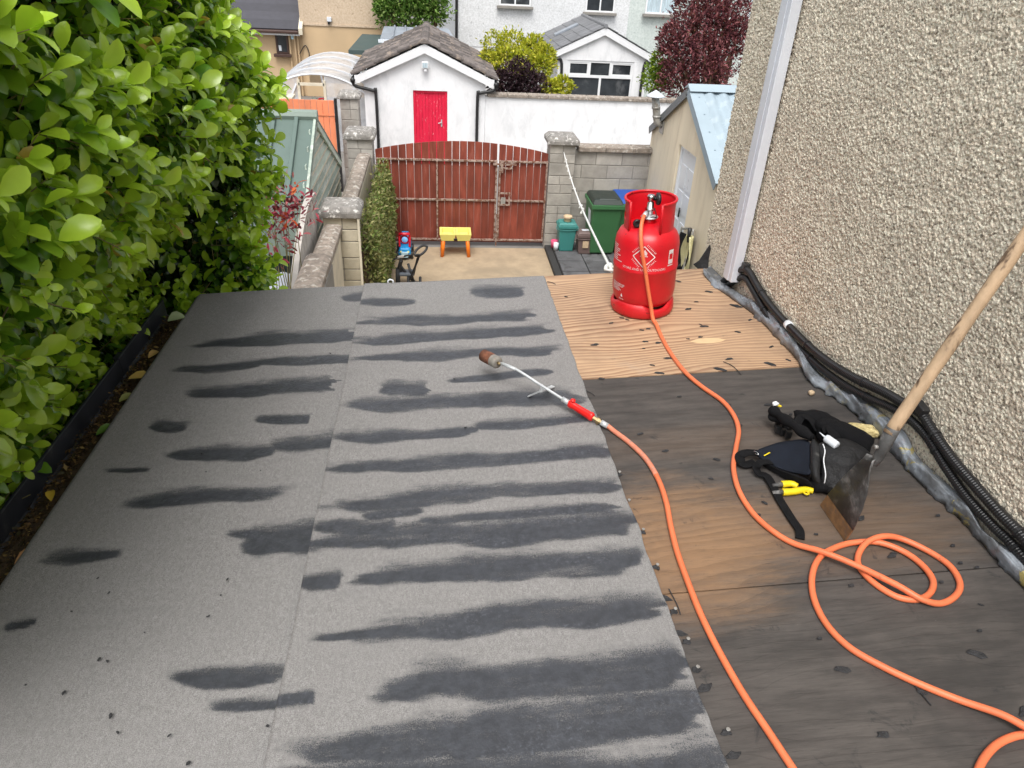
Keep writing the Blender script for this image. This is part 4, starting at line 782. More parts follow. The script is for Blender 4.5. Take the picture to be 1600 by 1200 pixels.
gl = T('glue_bottle', 'small white plastic bottle tucked in the top of the tool bag', 'bottle', tuple(RP(1300, 690, .1)))
q0, q1 = RP(1290, 684, .118), RP(1307, 696, .115); d = (q1-q0).normalized(); a_ = d.orthogonal().normalized()
MB().lathe([(0, 0), (.013, .001), (.015, .006), (.015, .046), (.013, .05), (0, .05)], 16, q0, a_, d.cross(a_), d).build('bottle_body', 'white_plastic', gl, True); MB().tube([q0, q0-d*.028+Vector((0, 0, .004))], [.004, .0015], 8).build('nozzle', 'white_plastic', gl, True)
def knife(ps, lab):
    k_ = T('utility_knife', lab, 'knife', tuple(RP(*ps[0])), 'yellow knife handles below the tool bag'); S_ = spline([RP(*q) for q in ps], 6)
    MB().tube(S_, [.013-.003*(i/len(S_)) for i in range(len(S_))], 8).build('handle', 'yellow_plastic', k_, True)
    d = (S_[0]-S_[1]).normalized(); MB().tube([S_[0], S_[0]+d*.035], [.009, .006], 8).build('collar', 'steel_black', k_, True); return k_
k1 = knife([(1223, 769, .014), (1240, 768, .014), (1258, 765, .014), (1270, 767, .012)], 'nearer yellow handle, with a small hanging eye, below the tool bag')
c_ = RP(1260, 770, .012); MB().tube([c_+Vector((.008*math.cos(a_), .008*math.sin(a_), 0)) for a_ in np.linspace(0, 2*math.pi, 12)], .0035, 6).build('eye', 'yellow_plastic', k1, True)
knife([(1222, 757, .016), (1236, 756, .016), (1246, 760, .015)], 'farther yellow handle, half under the tool bag')
o = lump('foam_chunk', 'foam', (1346, 677), .016, .062, .026, .018, -.35, .5, 3, par=None); o.parent = None; o.matrix_parent_inverse = Matrix.Identity(4)
tag(o, 'broken piece of yellow insulation foam beside the lead flashing', 'foam')
o = lump('pebble', 'pot_clay', (1267, 617), .010, .012, .011, .010, .3, .3); o.parent = None; o.matrix_parent_inverse = Matrix.Identity(4); tag(o, 'small brown pebble on the plywood near the flashing', 'pebble')
# ================================================================== BIG HEDGE on the left
hedge = T('broadleaf_hedge', 'tall glossy broad-leaved green hedge overhanging the gutter', 'hedge', (-2.0, 2.6, G0))
def hx_face(y, z):
    low = -1.455+.475*sstep(3.68, 4.0, y)
    up = sstep(-1.60, -.60, z); f = low+(-.88-low)*up
    f = f-1.3*np.clip((y-4.3)/.55, 0, 1)**2-.14*sstep(3.2, 4.2, y)*sstep(-.6, -.2, z)+.06*sstep(3.4, 4.1, y)*sstep(-1.6, -1.2, z)*(1-sstep(-.8, -.5, z))-.6*np.clip((z-.0)/.3, 0, 1)**2
    return f+.22*(fbm(y*1.5, z*1.5+5, 3)-.5)+.10*(fbm(y*4.5+3, z*4.5, 2)-.5)
gh = np.random.default_rng(11)
ns = 7300; sy = gh.uniform(.75, 4.95, ns); sz = gh.uniform(-2.75, .26, ns)
sx0 = hx_face(sy, sz); e_ = .02
nx = np.ones(ns); ny = -(hx_face(sy+.1, sz)-hx_face(sy-.1, sz))/.2; nz_ = -(hx_face(sy, sz+.1)-hx_face(sy, sz-.1))/.2
Nn = np.stack([nx, ny, nz_], 1); Nn /= np.linalg.norm(Nn, axis=1, keepdims=True)
depth = gh.random(ns)**1.1*.40
base = np.stack([sx0, sy, sz], 1)-Nn*(depth+.10)[:, None]
sdir_ = Nn*.75+gh.normal(size=(ns, 3))*.38; sdir_[:, 2] += .45; sdir_ /= np.linalg.norm(sdir_, axis=1, keepdims=True)
LP, LD, LN, LL, LC = [], [], [], [], []
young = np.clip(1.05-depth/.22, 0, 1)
LS = .75+.55*gh.random(ns)
for k in range(8):
    f = (k+.5)/8; ang = k*2.4+gh.random(ns)*.6
    o1 = np.cross(sdir_, gh.normal(size=(ns, 3))*.01+np.array([.3, .5, .81])); o1 /= np.linalg.norm(o1, axis=1, keepdims=True); o2 = np.cross(sdir_, o1)
    rad_ = o1*np.cos(ang)[:, None]+o2*np.sin(ang)[:, None]
    P = base+sdir_*(.02+.11*f)[..., None] if False else base+sdir_*(.02+.12*f)
    D = rad_*(1.05-.5*f)+sdir_*(.25+.6*f)+gh.normal(size=(ns, 3))*.18; D[:, 2] -= .05
    Nv = sdir_*1.0-rad_*.25+gh.normal(size=(ns, 3))*.22; Nv[:, 2] += 1.0
    L = (.036+.050*gh.random(ns)**1.4)*LS; LS = LS if k else LS*(1-.22*(f > .85)); LP.append(P); LD.append(D); LN.append(Nv); LL.append(L)
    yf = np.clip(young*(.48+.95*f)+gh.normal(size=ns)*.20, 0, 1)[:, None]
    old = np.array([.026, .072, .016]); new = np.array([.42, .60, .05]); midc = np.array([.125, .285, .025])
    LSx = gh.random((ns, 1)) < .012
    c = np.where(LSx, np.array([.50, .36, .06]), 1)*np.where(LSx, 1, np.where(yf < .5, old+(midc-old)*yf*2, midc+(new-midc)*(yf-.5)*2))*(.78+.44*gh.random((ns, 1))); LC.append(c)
LP, LD, LN, LL, LC = map(np.concatenate, (LP, LD, LN, LL, LC))
# inner, dark green leaves that close the hedge
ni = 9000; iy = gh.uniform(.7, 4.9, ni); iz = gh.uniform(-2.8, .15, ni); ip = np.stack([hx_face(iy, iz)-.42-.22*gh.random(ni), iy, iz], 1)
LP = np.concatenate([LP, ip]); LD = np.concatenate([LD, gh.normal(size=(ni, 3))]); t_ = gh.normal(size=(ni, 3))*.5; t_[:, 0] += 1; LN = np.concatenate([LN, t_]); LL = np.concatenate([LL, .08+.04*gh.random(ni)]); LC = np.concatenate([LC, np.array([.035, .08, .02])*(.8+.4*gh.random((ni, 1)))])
keep = ~((LP[:, 0] > -1.36) & (LP[:, 1] < 3.74) & (LP[:, 2] < RC+RA*LP[:, 0]+.05)) & (np.linalg.norm(LP, axis=1) > .80)
keep &= ~((LP[:, 0] > -1.49) & (LP[:, 1] < 3.68) & (LP[:, 2] < rz(XL)+.05))
LP, LD, LN, LL, LC = (q[keep] for q in (LP, LD, LN, LL, LC))
VW = leaf_verts(LP, LD, LN, LL, np.float64(.57), .16)
cen = VW[:, 7]; dist = np.linalg.norm(cen, axis=1)
vx = cen@np.array([_r[0], _d[0], -_n[0]]); vy = cen@np.array([_r[1], _d[1], -_n[1]]); vz = cen@np.array([_r[2], _d[2], -_n[2]])
u_, w_ = CX+F*vx/vz, CY+F*vy/vz; inside = (u_ > 0) & (w_ > 0) & (w_ < 1000) & (vz > .2)
front = np.concatenate([np.tile(depth, 8), np.full(ni, 9)])[keep] < .12
order = np.argsort(np.where(inside & front, dist, 1e9))[:300]; single = np.zeros(len(LP), bool); single[order] = True
for i in order:
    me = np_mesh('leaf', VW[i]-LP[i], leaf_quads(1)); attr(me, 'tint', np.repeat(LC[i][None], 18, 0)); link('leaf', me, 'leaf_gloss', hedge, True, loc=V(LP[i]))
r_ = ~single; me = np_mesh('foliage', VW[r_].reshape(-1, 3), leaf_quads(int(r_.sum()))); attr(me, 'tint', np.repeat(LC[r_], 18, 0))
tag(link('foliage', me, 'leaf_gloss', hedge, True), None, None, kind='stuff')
mb = MB()                                      # twigs carrying the shoots
for i in range(0, ns, 3): mb.tube([V(base[i]-sdir_[i]*.12), V(base[i]+sdir_[i]*.13)], [.0035, .0014], 4, False)
tag(mb.build('twigs', 'twig', hedge, True, fix=False), None, None, kind='stuff')
for (x0, y0, x1, y1, r0) in ((-1.62, 2.15, -1.75, 2.35, .055), (-1.70, 1.75, -1.60, 1.55, .05), (-1.72, 2.75, -1.62, 2.95, .045), (-1.66, 3.4, -1.85, 3.5, .05), (-1.5, 1.2, -1.3, 1.0, .05), (-1.62, 4.2, -1.45, 4.3, .05)):
    pts = spline([(x0-.1, y0-.05, G0), (x0, y0, -2.6), (x0+.03, y0+.04, -1.8), (x1, y1, -1.0), (x1-.1, y1+.1, -.2)], 8); MB().tube(pts, [r0*(1.2-.9*i/len(pts)) for i in range(len(pts))], 10).build('stem', 'bark', hedge, True)
# thick shaded heart behind the leaves
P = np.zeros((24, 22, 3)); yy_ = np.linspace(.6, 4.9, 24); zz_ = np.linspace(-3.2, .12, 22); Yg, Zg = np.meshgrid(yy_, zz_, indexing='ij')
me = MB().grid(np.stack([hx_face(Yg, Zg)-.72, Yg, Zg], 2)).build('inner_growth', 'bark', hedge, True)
# red-leaved shrub
rs = T('red_leaved_shrub', 'thin shrub with dark red and pink leaves against the green shed', 'shrub', (-1.5, 6.6, G0))
cpts = [onY(x, y, 6.6) for x, y in ((440, 330), (425, 345), (458, 318), (470, 325), (430, 310), (450, 345), (432, 365), (418, 330), (446, 300), (425, 380))]
foliage('foliage', 'leaf_matt', rs, [tuple(p) for p in cpts], [.21]*10, 330, .075, .30, [(.22, .03, .05), (.38, .06, .09), (.50, .16, .18), (.14, .02, .035)], .1, .2, LEAF, 4)
foliage('bright_leaves', 'leaf_matt', rs, [tuple(onY(452, 340, 6.5)), tuple(onY(463, 290, 6.55))], [.07, .03], 14, .085, .32, [(.75, .12, .04), (.8, .2, .08)], .1, .2, LEAF, 5)
branches(rs, (-1.55, 6.65, G0), [tuple(p) for p in cpts], .008, 'twig', 'stem')
# ================================================================== LEFT BOUNDARY
wt = T('boundary_wall', 'low block boundary wall with weathered stone coping between the two left pillars', 'wall', (-1.2, 10, G0))
B('wall_face', 'block_cream', wt, -1.30, -1.06, 8.9, 11.9, G0, -2.99)
cope_mesh = {}
def cope(par, x, y0, y1, z, wd_=.30, n=None):
    n = n or max(1, round((y1-y0)/.55)); L = (y1-y0)/n
    for i in range(n):
        a_, b_ = y0+i*L+.004, y0+(i+1)*L-.004; h_ = .10
        MB().prism([(x-wd_/2, a_, z-h_), (x-wd_/2, a_, z-.03), (x-wd_*.28, a_, z), (x+wd_*.28, a_, z), (x+wd_/2, a_, z-.03), (x+wd_/2, a_, z-h_)], (0, b_-a_, 0)).build('coping_stone', 'coping', par, bevel=.012)
cope(wt, -1.17, 8.95, 11.95, -2.90, .21)
w2 = T('boundary_wall', 'lower stub of boundary wall with stone coping in front of the near pillar', 'wall', (-1.17, 7.8, G0)); B('wall_face', 'cream_board', w2, -1.34, -1.17, 6.2, 8.46, G0, -3.0); cope(w2, -1.25, 6.85, 8.48, -2.90, .22)
w3 = T('boundary_wall', 'raised near end of the boundary wall with a broad rough coping', 'wall', (-1.17, 5, G0)); B('wall_face', 'mortar', w3, -1.27, -1.02, 3.9, 6.70, G0, -2.70); cope(w3, -1.15, 3.9, 6.74, -2.60, .25)
mb = MB(); mw = T('board_cladding', 'cream boards facing the stub wall below the near coping', 'cladding', (-1.0, 7.2, G0))
for i in range(16): B('board', 'cream_board', mw, -1.165, -1.145, 6.3+i*.125, 6.3+i*.125+.119, G0+.2, -3.02)
def pillar(name, lab, x, y, ztop, wd_, m, capw, capz=.13, hb=.15):
    p = T(name, lab, 'pillar', (x, y, G0)); B('core', 'mortar', p, x-wd_/2+.008, x+wd_/2-.008, y-wd_/2+.008, y+wd_/2-.008, G0, ztop-capz); z_ = ztop-capz; k = 0
    while z_ > G0+.02:
        h_ = hb if k % 3 != 2 else hb*1.4; z0_ = max(z_-h_, G0)
        if k % 3 == 2: B('block', m, p, x-wd_/2, x+wd_/2, y-wd_/2, y+wd_/2, z0_+.006, z_-.006, bevel=.006)
        else:
            s_ = .5+random.uniform(-.06, .06)
            B('block', m, p, x-wd_/2, x-wd_/2+wd_*s_-.005, y-wd_/2, y+wd_/2, z0_+.006, z_-.006, bevel=.006); B('block', m, p, x-wd_/2+wd_*s_+.005, x+wd_/2, y-wd_/2, y+wd_/2, z0_+.006, z_-.006, bevel=.006)
        z_ = z0_; k += 1
    c = capw/2; q = lambda s_, z_: [(x-s_, y-s_, z_), (x+s_, y-s_, z_), (x+s_, y+s_, z_), (x-s_, y+s_, z_)]
    mb = MB(); mb.taper(q(c, ztop-capz+.001), q(c, ztop-.055)); o = mb.build('cap', 'cap_stone', p, bevel=.012); MB().taper(q(c-.002, ztop-.056), q(c*.78, ztop)).build('cap_top', 'cap_stone', p, bevel=.01); return p
pillar('wall_pillar', 'near block pillar with lichen-spotted stone cap beside the climbing hedge', -1.16, 8.70, -2.70, .40, 'block_cream', .50)
pillar('wall_pillar', 'far left gate pillar of grey blocks with a stone cap', -1.235, 12.2, -2.58, .40, 'block', .50)
pillar('wall_pillar', 'right gate pillar of grey blocks with the white rope tied to it', 2.08, 12.22, -2.58, .42, 'block', .53)
B('pillar_batten', 'cream_board', w2, -.955, -.93, 8.46, 8.50, G0, -2.76)
# arched panel
ap = T('fence_panel', 'arched pale timber fence panel on the neighbour side of the wall', 'fence', (-1.38, 7.6, G0))
nb_ = 11
for i in range(nb_):
    y0 = 6.75+i*.155; f = (i+.5)/nb_; zt = -3.05+.52*math.sin(math.pi*min(1, f*.62))
    MB().taper([(-1.45, y0, G0), (-1.425, y0, G0), (-1.425, y0+.138, G0), (-1.45, y0+.138, G0)], [(-1.45, y0, zt-.03), (-1.425, y0, zt-.03), (-1.425, y0+.138, zt), (-1.45, y0+.138, zt)]).build('board', 'grey_wood', ap)
pts = [(-1.438, 6.72+1.73*f, -3.02+.52*math.sin(math.pi*min(1, f*.62))) for f in np.linspace(0, 1, 24)]
mb = MB()
for a_, b_ in zip(pts[:-1], pts[1:]): mb.bar(a_, b_, .07, .035)
mb.build('arched_rail', 'grey_wood', ap)
# climbing hedge beside the wall
ch = T('clipped_hedge', 'narrow clipped olive-green hedge growing along the boundary wall', 'hedge', (-.8, 9.5, G0))
n = 11000; g4 = np.random.default_rng(21); y_ = g4.uniform(8.6, 11.95, n); z_ = G0+g4.random(n)**.85*1.62*(1-.12*fbm(y_*1.2, y_*0, 2)); wid = .10+.17*np.clip((-2.9-z_)/.7, 0, 1)**.6*(.6+.8*fbm(y_*1.6, z_*1.6, 3))
P = np.stack([-.985+wid*(1-.95*g4.random(n)**2), y_, z_], 1); D = g4.normal(size=(n, 3))+(.5, 0, .5); N = g4.normal(size=(n, 3))*.6+(.7, -.3, .6); v = leaf_verts(P, D, N, .035+.04*g4.random(n), .45, .15, DIA)
me = np_mesh('foliage', v.reshape(-1, 3), leaf_quads(n, 3)); pal = np.array([(.19, .20, .065), (.26, .26, .09), (.12, .14, .045), (.31, .29, .13), (.15, .22, .05)]); attr(me, 'tint', np.repeat(pal[g4.integers(0, 5, n)]*(.75+.5*g4.random((n, 1))), 9, 0)); tag(link('foliage', me, 'leaf_matt', ch), None, None, kind='stuff')
MB().taper([(-1.0, 8.7, G0), (-.84, 8.7, G0), (-.84, 11.95, G0), (-1.0, 11.95, G0)], [(-1.0, 8.7, -3.35), (-.93, 8.7, -3.35), (-.93, 11.95, -3.35), (-1.0, 11.95, -3.35)]).build('inner_growth', 'soil', ch)
# ------------------------------------------------------------------ green shed
gs = T('garden_shed', 'green ribbed metal shed roof over weathered pale green boarded side', 'shed', (-2.6, 9.8, G0))
XS = -1.52; A_, Bn, Bf = Vector((XS, 9.45, -1.90)), Vector((XS, 8.3, -2.56)), Vector((XS, 11.5, -2.93))
def slope(a_, b_, m, nm, over=.0):
    d = (b_-a_); nrm = Vector((0, -d.z, d.y)).normalized(); nrm = nrm if nrm.z > 0 else -nrm
    o = MB().fr(a_+Vector((.05, 0, 0)), (-3.2, 0, 0), d*1.02, nrm*.02).build(nm, m, gs)
    for i in range(12): MB().fr(a_+Vector((-.16-.27*i, 0, 0))+nrm*.02, (-.05, 0, 0), d*1.015, nrm*.045).build('roof_rib', m, o, bevel=.008)
    return o
slope(A_, Bn, 'shed_green', 'roof_panel'); slope(A_, Bf, 'shed_green', 'roof_panel')
MB().tube([A_+Vector((.06, 0, .04)), A_+Vector((-3.2, 0, .04))], .07, 8).build('ridge_cap', 'shed_green_pale', gs)
pw = MB()
for i in range(60):
    x0 = XS-.01-i*.05; pw.add([(x0, 8.24+(.014 if i % 5 == 0 else 0), -2.58), (x0-.05, 8.24+(.014 if i % 5 == 4 else 0), -2.58), (x0-.05, 8.24+(.014 if i % 5 == 4 else 0), -3.22), (x0, 8.24+(.014 if i % 5 == 0 else 0), -3.22)], [(0, 1, 2, 3)])
o = pw.build('front_cladding', 'shed_green_pale', gs); md = o.modifiers.new('t', 'SOLIDIFY'); md.thickness = .01
B('back_wall', 'dark_green_metal', gs, -4.6, XS-.02, 9.4, 9.44, G0, -2.1)
B('post', 'dark_green_metal', gs, XS-.10, XS-.01, 8.26, 8.34, G0, -2.62)
k = 0; z_ = -1.98
while z_ > G0:
    h_ = .145; zc = z_-h_/2
    yn = 8.32 if zc < -2.6 else 8.3+(-2.56-zc)/(-2.56+1.90)*-1.15; yn = max(8.3, 9.45-(-1.90-zc)/.66*1.15) ; yf = min(11.45, 9.45+(-1.90-zc)/1.03*2.05)
    if yf-yn > .1: MB().taper([(XS-.02, yn, z_-h_), (XS+.022, yn, z_-h_), (XS+.022, yf, z_-h_), (XS-.02, yf, z_-h_)], [(XS-.02, yn, z_-.003), (XS-.012, yn, z_-.003), (XS-.012, yf, z_-.003), (XS-.02, yf, z_-.003)]).build('board', 'shed_board', gs)
    yn2 = max(8.34, 9.45-(-1.90-z_)/.66*1.15+.16); yf2 = min(11.4, 9.45+(-1.90-z_)/1.03*2.05-.16)
    if yf2-yn2 > .1: B('board_lit_edge', 'cream_board', gs, XS-.01, XS+.026, yn2, yf2, z_-.030, z_-.004)  # cream strip paints in the light caught along each board edge
    z_ -= h_
for b_ in (Bn, Bf): MB().bar(A_+Vector((.03, 0, -.02)), b_+Vector((.03, 0, -.04)), .03, .11).build('bargeboard', 'shed_board', gs)
lt = T('white_roof_sheet', 'white corrugated roof sheet below the hedge and shed', 'roof sheet', (-1.8, 6.3, -3.1))
P = np.zeros((64, 2, 3))
for i in range(64):
    x_ = -3.2+i*.0285; zc = -3.05+.012*math.sin(i*1.05); P[i, 0] = (x_-.15, 5.0, zc-.16); P[i, 1] = (x_-.02, 7.35, zc-.02)
o = MB().grid(P).build('corrugated_sheet', 'sheet_white', lt, True); md = o.modifiers.new('t', 'SOLIDIFY'); md.thickness = .006
B('support', 'dark_green_metal', lt, -3.0, -2.93, 6.6, 6.67, G0, -3.06); B('support', 'dark_green_metal', lt, -1.6, -1.53, 6.6, 6.67, G0, -3.06)
# ================================================================== GATES
YG = 12.1
def gate(lab, x0, x1, stiles, side):
    g5 = T('yard_gate', lab, 'gate', ((x0+x1)/2, YG, G0)); bw = .127; n = round((x1-x0)/bw); bw = (x1-x0)/n
    top = lambda x: -2.89+.175*math.cos(max(-1, min(1, (x-.42)/1.45))*math.pi/2)**.8
    for i in range(n):
        a_, b_ = x0+i*bw, x0+(i+1)*bw-.009; z0 = G0+.07; y0 = YG+random.uniform(0, .004)
        MB().taper([(a_, y0, z0), (b_+.008, y0, z0), (b_+.008, y0+.02, z0), (a_, y0+.02, z0)], [(a_, y0, top(a_)), (b_, y0, top(b_)), (b_, y0+.02, top(b_)), (a_, y0+.02, top(a_))]).build('board', 'gate_board', g5, bevel=.002)
    for z_ in (-3.02, -3.68, G0+.12): B('rail', 'gate_steel', g5, x0, x1, YG-.036, YG-.004, z_-.016, z_+.016, bevel=.004)
    for x_ in stiles: B('stile', 'gate_steel', g5, x_-.014, x_+.014, YG-.038, YG-.001, G0+.1, -3.0, bevel=.004)
    return g5
gA = gate('wide left leaf of the red-brown boarded steel-framed yard gate', -1.0, 1.005, (-.98, .0, .99), 0)
gB = gate('narrow right leaf of the red-brown boarded yard gate, with bolt and latch', 1.03, 1.86, (1.05, 1.84), 1)
mb = MB().box(.93, 1.32, YG-.058, YG-.038, -3.075, -3.045).box(1.06, 1.10, YG-.06, YG-.036, -3.2, -3.02).box(1.22, 1.25, YG-.06, YG-.036, -3.13, -3.0).box(1.08, 1.24, YG-.052, YG-.04, -3.14, -3.11); mb.build('slide_bolt', 'gate_steel', gB)
mb = MB().box(1.07, 1.24, YG-.045, YG-.036, -3.56, -3.53).box(1.07, 1.24, YG-.045, YG-.036, -3.76, -3.73).box(1.21, 1.24, YG-.0455, YG-.0355, -3.735, -3.555); mb.build('latch_frame', 'gate_steel', gB)
B('lock_plate', 'galv', gB, 1.08, 1.16, YG-.04, YG-.032, -3.73, -3.62)
MB().tube([(1.02, YG-.06, -3.9), (1.02, YG-.06, G0+.02)], .012, 8).build('drop_bolt', 'gate_steel', gB); B('bolt_guide', 'gate_steel', gB, .98, 1.06, YG-.07, YG-.04, -4.24, -4.21)
# ================================================================== RIGHT BLOCK WALL
bw_ = T('block_wall', 'grey concrete block wall with flat coping behind the bins', 'wall', (3, 12.2, G0))
B('mortar_core', 'mortar', bw_, 2.29, 3.75, 12.165, 12.36, G0, -2.84); z_ = -2.84; r__ = 0
while z_ > G0:
    x_ = 2.292-(.30 if r__ % 2 else .06)
    while x_ < 3.72:
        a_, b_ = max(2.292, x_+.006), min(3.74, x_+.45-.006)
        if b_-a_ > .03: B('block', 'block', bw_, a_, b_, 12.158+random.uniform(0, .003), 12.3, max(z_-.225, G0)+.006, z_-.006, bevel=.006)
        x_ += .45
    z_ -= .225; r__ += 1
for i in range(3): B('coping_stone', 'coping', bw_, 2.36+i*.465, 2.82+i*.465, 12.10, 12.40, -2.838, -2.755, bevel=.012)
# ------------------------------------------------------------------ rope
ra, rb = onY(881, 238, 11.95), RP(956, 421); rb.z = rz(rb.x)-.01; rb.y = 3.745
rp_ = T('rope', 'knotted white rope stretched from the right gate pillar to the roof edge', 'rope', tuple(rb)); MB().tube([ra.lerp(rb, i/24)-Vector((0, 0, .10*math.sin(math.pi*i/24))) for i in range(25)], .0085, 8).build('cord', 'rope_white', rp_, True)
for f in (.12, .2, .25, .33, .46, .62, .66, .97):
    p = ra.lerp(rb, f)-Vector((0, 0, .10*math.sin(math.pi*f))); k2 = .5 if f < .6 else .75; pts = [p]
    for k in range(5): pts += [p+Vector((random.uniform(-.035, .035), random.uniform(-.03, .03), random.uniform(-.05, .03)))*k2*(1.4 if k == 4 else 1)]
    MB().tube(spline(pts, 4), .008*k2+.003, 6).build('knot', 'rope_white', rp_, True)
MB().tube(spline([(rb.x-.05, 3.76, rb.z+.02), (rb.x, 3.74, rb.z+.02), (rb.x+.04, 3.74, rb.z+.035), (rb.x+.05, 3.76, rb.z-.03)], 6), .008, 8).build('loop', 'rope_white', rp_, True)
p = RP(610, 443); o = MB().tube([Vector((p.x+.015*math.cos(a_), 3.755, rz(p.x)-.0+.015*math.sin(a_))) for a_ in np.linspace(0, 2*math.pi, 20)], .005, 8).build('ring_hook', 'white_pvc', None, True); tag(o, 'small white ring at the far edge of the felt roof', 'ring')
# ================================================================== BINS AND SMALL YARD THINGS
PZ = G0+.098
def wheelie(lab, x, y, m, ml, zs=1.0, rot=0):
    t_ = T('wheelie_bin', lab, 'bin', (x, y, PZ)); wt_, wb, dt, db, h_ = .255, .205, .32, .24, .90*zs
    q = lambda a_, b_, z_, yo=0: [(x-a_, y-b_+yo, PZ+z_), (x+a_, y-b_+yo, PZ+z_), (x+a_, y+b_+yo, PZ+z_), (x-a_, y+b_+yo, PZ+z_)]
    MB().taper(q(wb, db, .02, .05), q(wt_, dt, h_)).build('bin_body', m, t_, bevel=.025)
    MB().taper(q(wt_+.018, dt+.02, h_-.07), q(wt_+.02, dt+.022, h_+.001)).build('rim', m, t_, bevel=.008)
    ld = MB().taper(q(wt_+.01, dt+.012, h_+.004), q(wt_-.03, dt-.05, h_+.075, .03)).build('lid', ml, t_, bevel=.02)
    MB().taper(q(.15, .06, h_+.05, -.20), q(.14, .05, h_+.085, -.18)).build('lid_handle', ml, ld, bevel=.008)
    MB().tube([(x-.22, y+dt+.04, PZ+h_+.03), (x+.22, y+dt+.04, PZ+h_+.03)], .016, 8).build('handle_bar', m, t_)
    for s_ in (-1, 1): MB().lathe([(0, -.025), (.09, -.025), (.1, -.015), (.1, .015), (.09, .025), (0, .025)], 18, (x+s_*(wb+.01), y+db+.02, PZ+.10), (0, 1, 0), (0, 0, 1), (1, 0, 0)).build('wheel', 'black_rubber', t_, True)
    MB().fr((x-.2385, y-.16, PZ+.50), (0, .20, 0), (-.012, 0, .26), (-.002, 0, 0)).build('sticker', 'sheet_white', t_); return t_
wheelie('green wheelie bin with a dark lid against the block wall', 2.79, 11.66, 'bin_green', 'bin_lid_dark')
wheelie('green wheelie bin with a blue lid, partly behind the gas cylinder', 3.24, 11.74, 'bin_green', 'bin_blue')
def caddy(name, lab, x, y, h_, a_, m):
    t_ = T(name, lab, 'bin', (x, y, PZ)); q = lambda s_, z_: [(x-s_, y-s_*.9, PZ+z_), (x+s_, y-s_*.9, PZ+z_), (x+s_, y+s_*.9, PZ+z_), (x-s_, y+s_*.9, PZ+z_)]
    MB().taper(q(a_*.78, .002), q(a_, h_)).build('bin_body', m, t_, bevel=.012); MB().taper(q(a_*1.1, h_-.03), q(a_*1.1, h_+.02)).build('rim', m, t_, bevel=.006); MB().taper(q(a_*1.06, h_+.0205), q(a_*.9, h_+.06)).build('lid', m, t_, bevel=.012)
    MB().tube(spline([(x-a_*1.12, y-.02, PZ+h_), (x-a_*1.1, y-a_*.9, PZ+h_-.05), (x+a_*1.1, y-a_*.9, PZ+h_-.05), (x+a_*1.12, y-.02, PZ+h_)], 6), .006, 6).build('handle', m, t_, True); return t_
cT = caddy('food_caddy', 'teal kitchen food bin with a clay pot on its lid', 2.20, 11.72, .44, .15, 'caddy_teal')
cB = caddy('food_caddy', 'small brown food waste bin beside the teal one', 2.50, 11.58, .33, .135, 'caddy_brown')
MB().box(2.45, 2.55, 11.455, 11.459, PZ+.12, PZ+.24).build('print_panel', 'pot_clay', cB); B('paper_label', 'sheet_white', cB, 2.44, 2.56, 11.55, 11.62, PZ+.391, PZ+.397)
tag(MB().lathe([(0, .0), (.055, 0), (.062, .012), (.060, .05), (.075, .06), (.075, .10), (.066, .10), (.058, .06), (.0, .055)], 18, (2.20, 11.70, PZ+.502)).build('plant_pot', 'pot_clay', None, True), 'small tan clay pot on the teal food bin', 'pot')
tag(MB().lathe([(0, 0), (.05, 0), (.062, .13), (.058, .13), (.048, .01), (0, .01)], 16, (2.02, 11.80, PZ)).build('bucket', 'pink', None, True), 'tiny pink toy bucket beside the gate pillar', 'bucket')
tag(MB().lathe([(0, 0), (.038, 0), (.046, .13), (.043, .13), (.036, .01), (0, .01)], 16, (2.03, 11.66, PZ)).build('cup', 'white_plastic', None, True), 'white plastic cup between the pink bucket and teal bin', 'cup')
# play table
tt = T('play_table', 'yellow sand and water table on orange legs before the gate', 'toy table', (.33, 11.66, G0)); x, y = .30, 11.70
mb = MB()
q = lambda a_, b_, z_, xo=0: [(x-a_+xo, y-b_, G0+z_), (x+a_+xo, y-b_, G0+z_), (x+a_+xo, y+b_, G0+z_), (x-a_+xo, y+b_, G0+z_)]
def tray(x0, x1):
    xc = (x0+x1)/2; hw = (x1-x0)/2; xo = xc-x; o_ = q(hw, .19, .405, xo); i_ = q(hw-.04, .145, .405, xo); lo_ = q(hw-.05, .135, .33, xo); b_ = q(hw-.03, .16, .285, xo)
    vs = o_+i_+lo_+b_; fs = [(a_, (a_+1) % 4, 4+(a_+1) % 4, 4+a_) for a_ in range(4)]+[(4+a_, 4+(a_+1) % 4, 8+(a_+1) % 4, 8+a_) for a_ in range(4)]+[(8, 9, 10, 11), (15, 14, 13, 12)]+[(a_, 12+a_, 12+(a_+1) % 4, (a_+1) % 4) for a_ in range(4)]
    MB().add(vs, fs).build('tray', 'toy_yellow', tt, bevel=.003)
tray(x-.265, x+.004); tray(x+.0045, x+.265)
for sx_ in (-1, 1):
    for sy_ in (-1, 1):
        MB().tube([(x+sx_*.20, y+sy_*.12, G0+.31), (x+sx_*.225, y+sy_*.145, G0)], [.036, .030], 12).build('leg', 'toy_orange', tt, True)
MB().box(x-.03, x+.03, y-.172, y-.158, G0+.30, G0+.33).build('plug', 'black_plastic', tt)
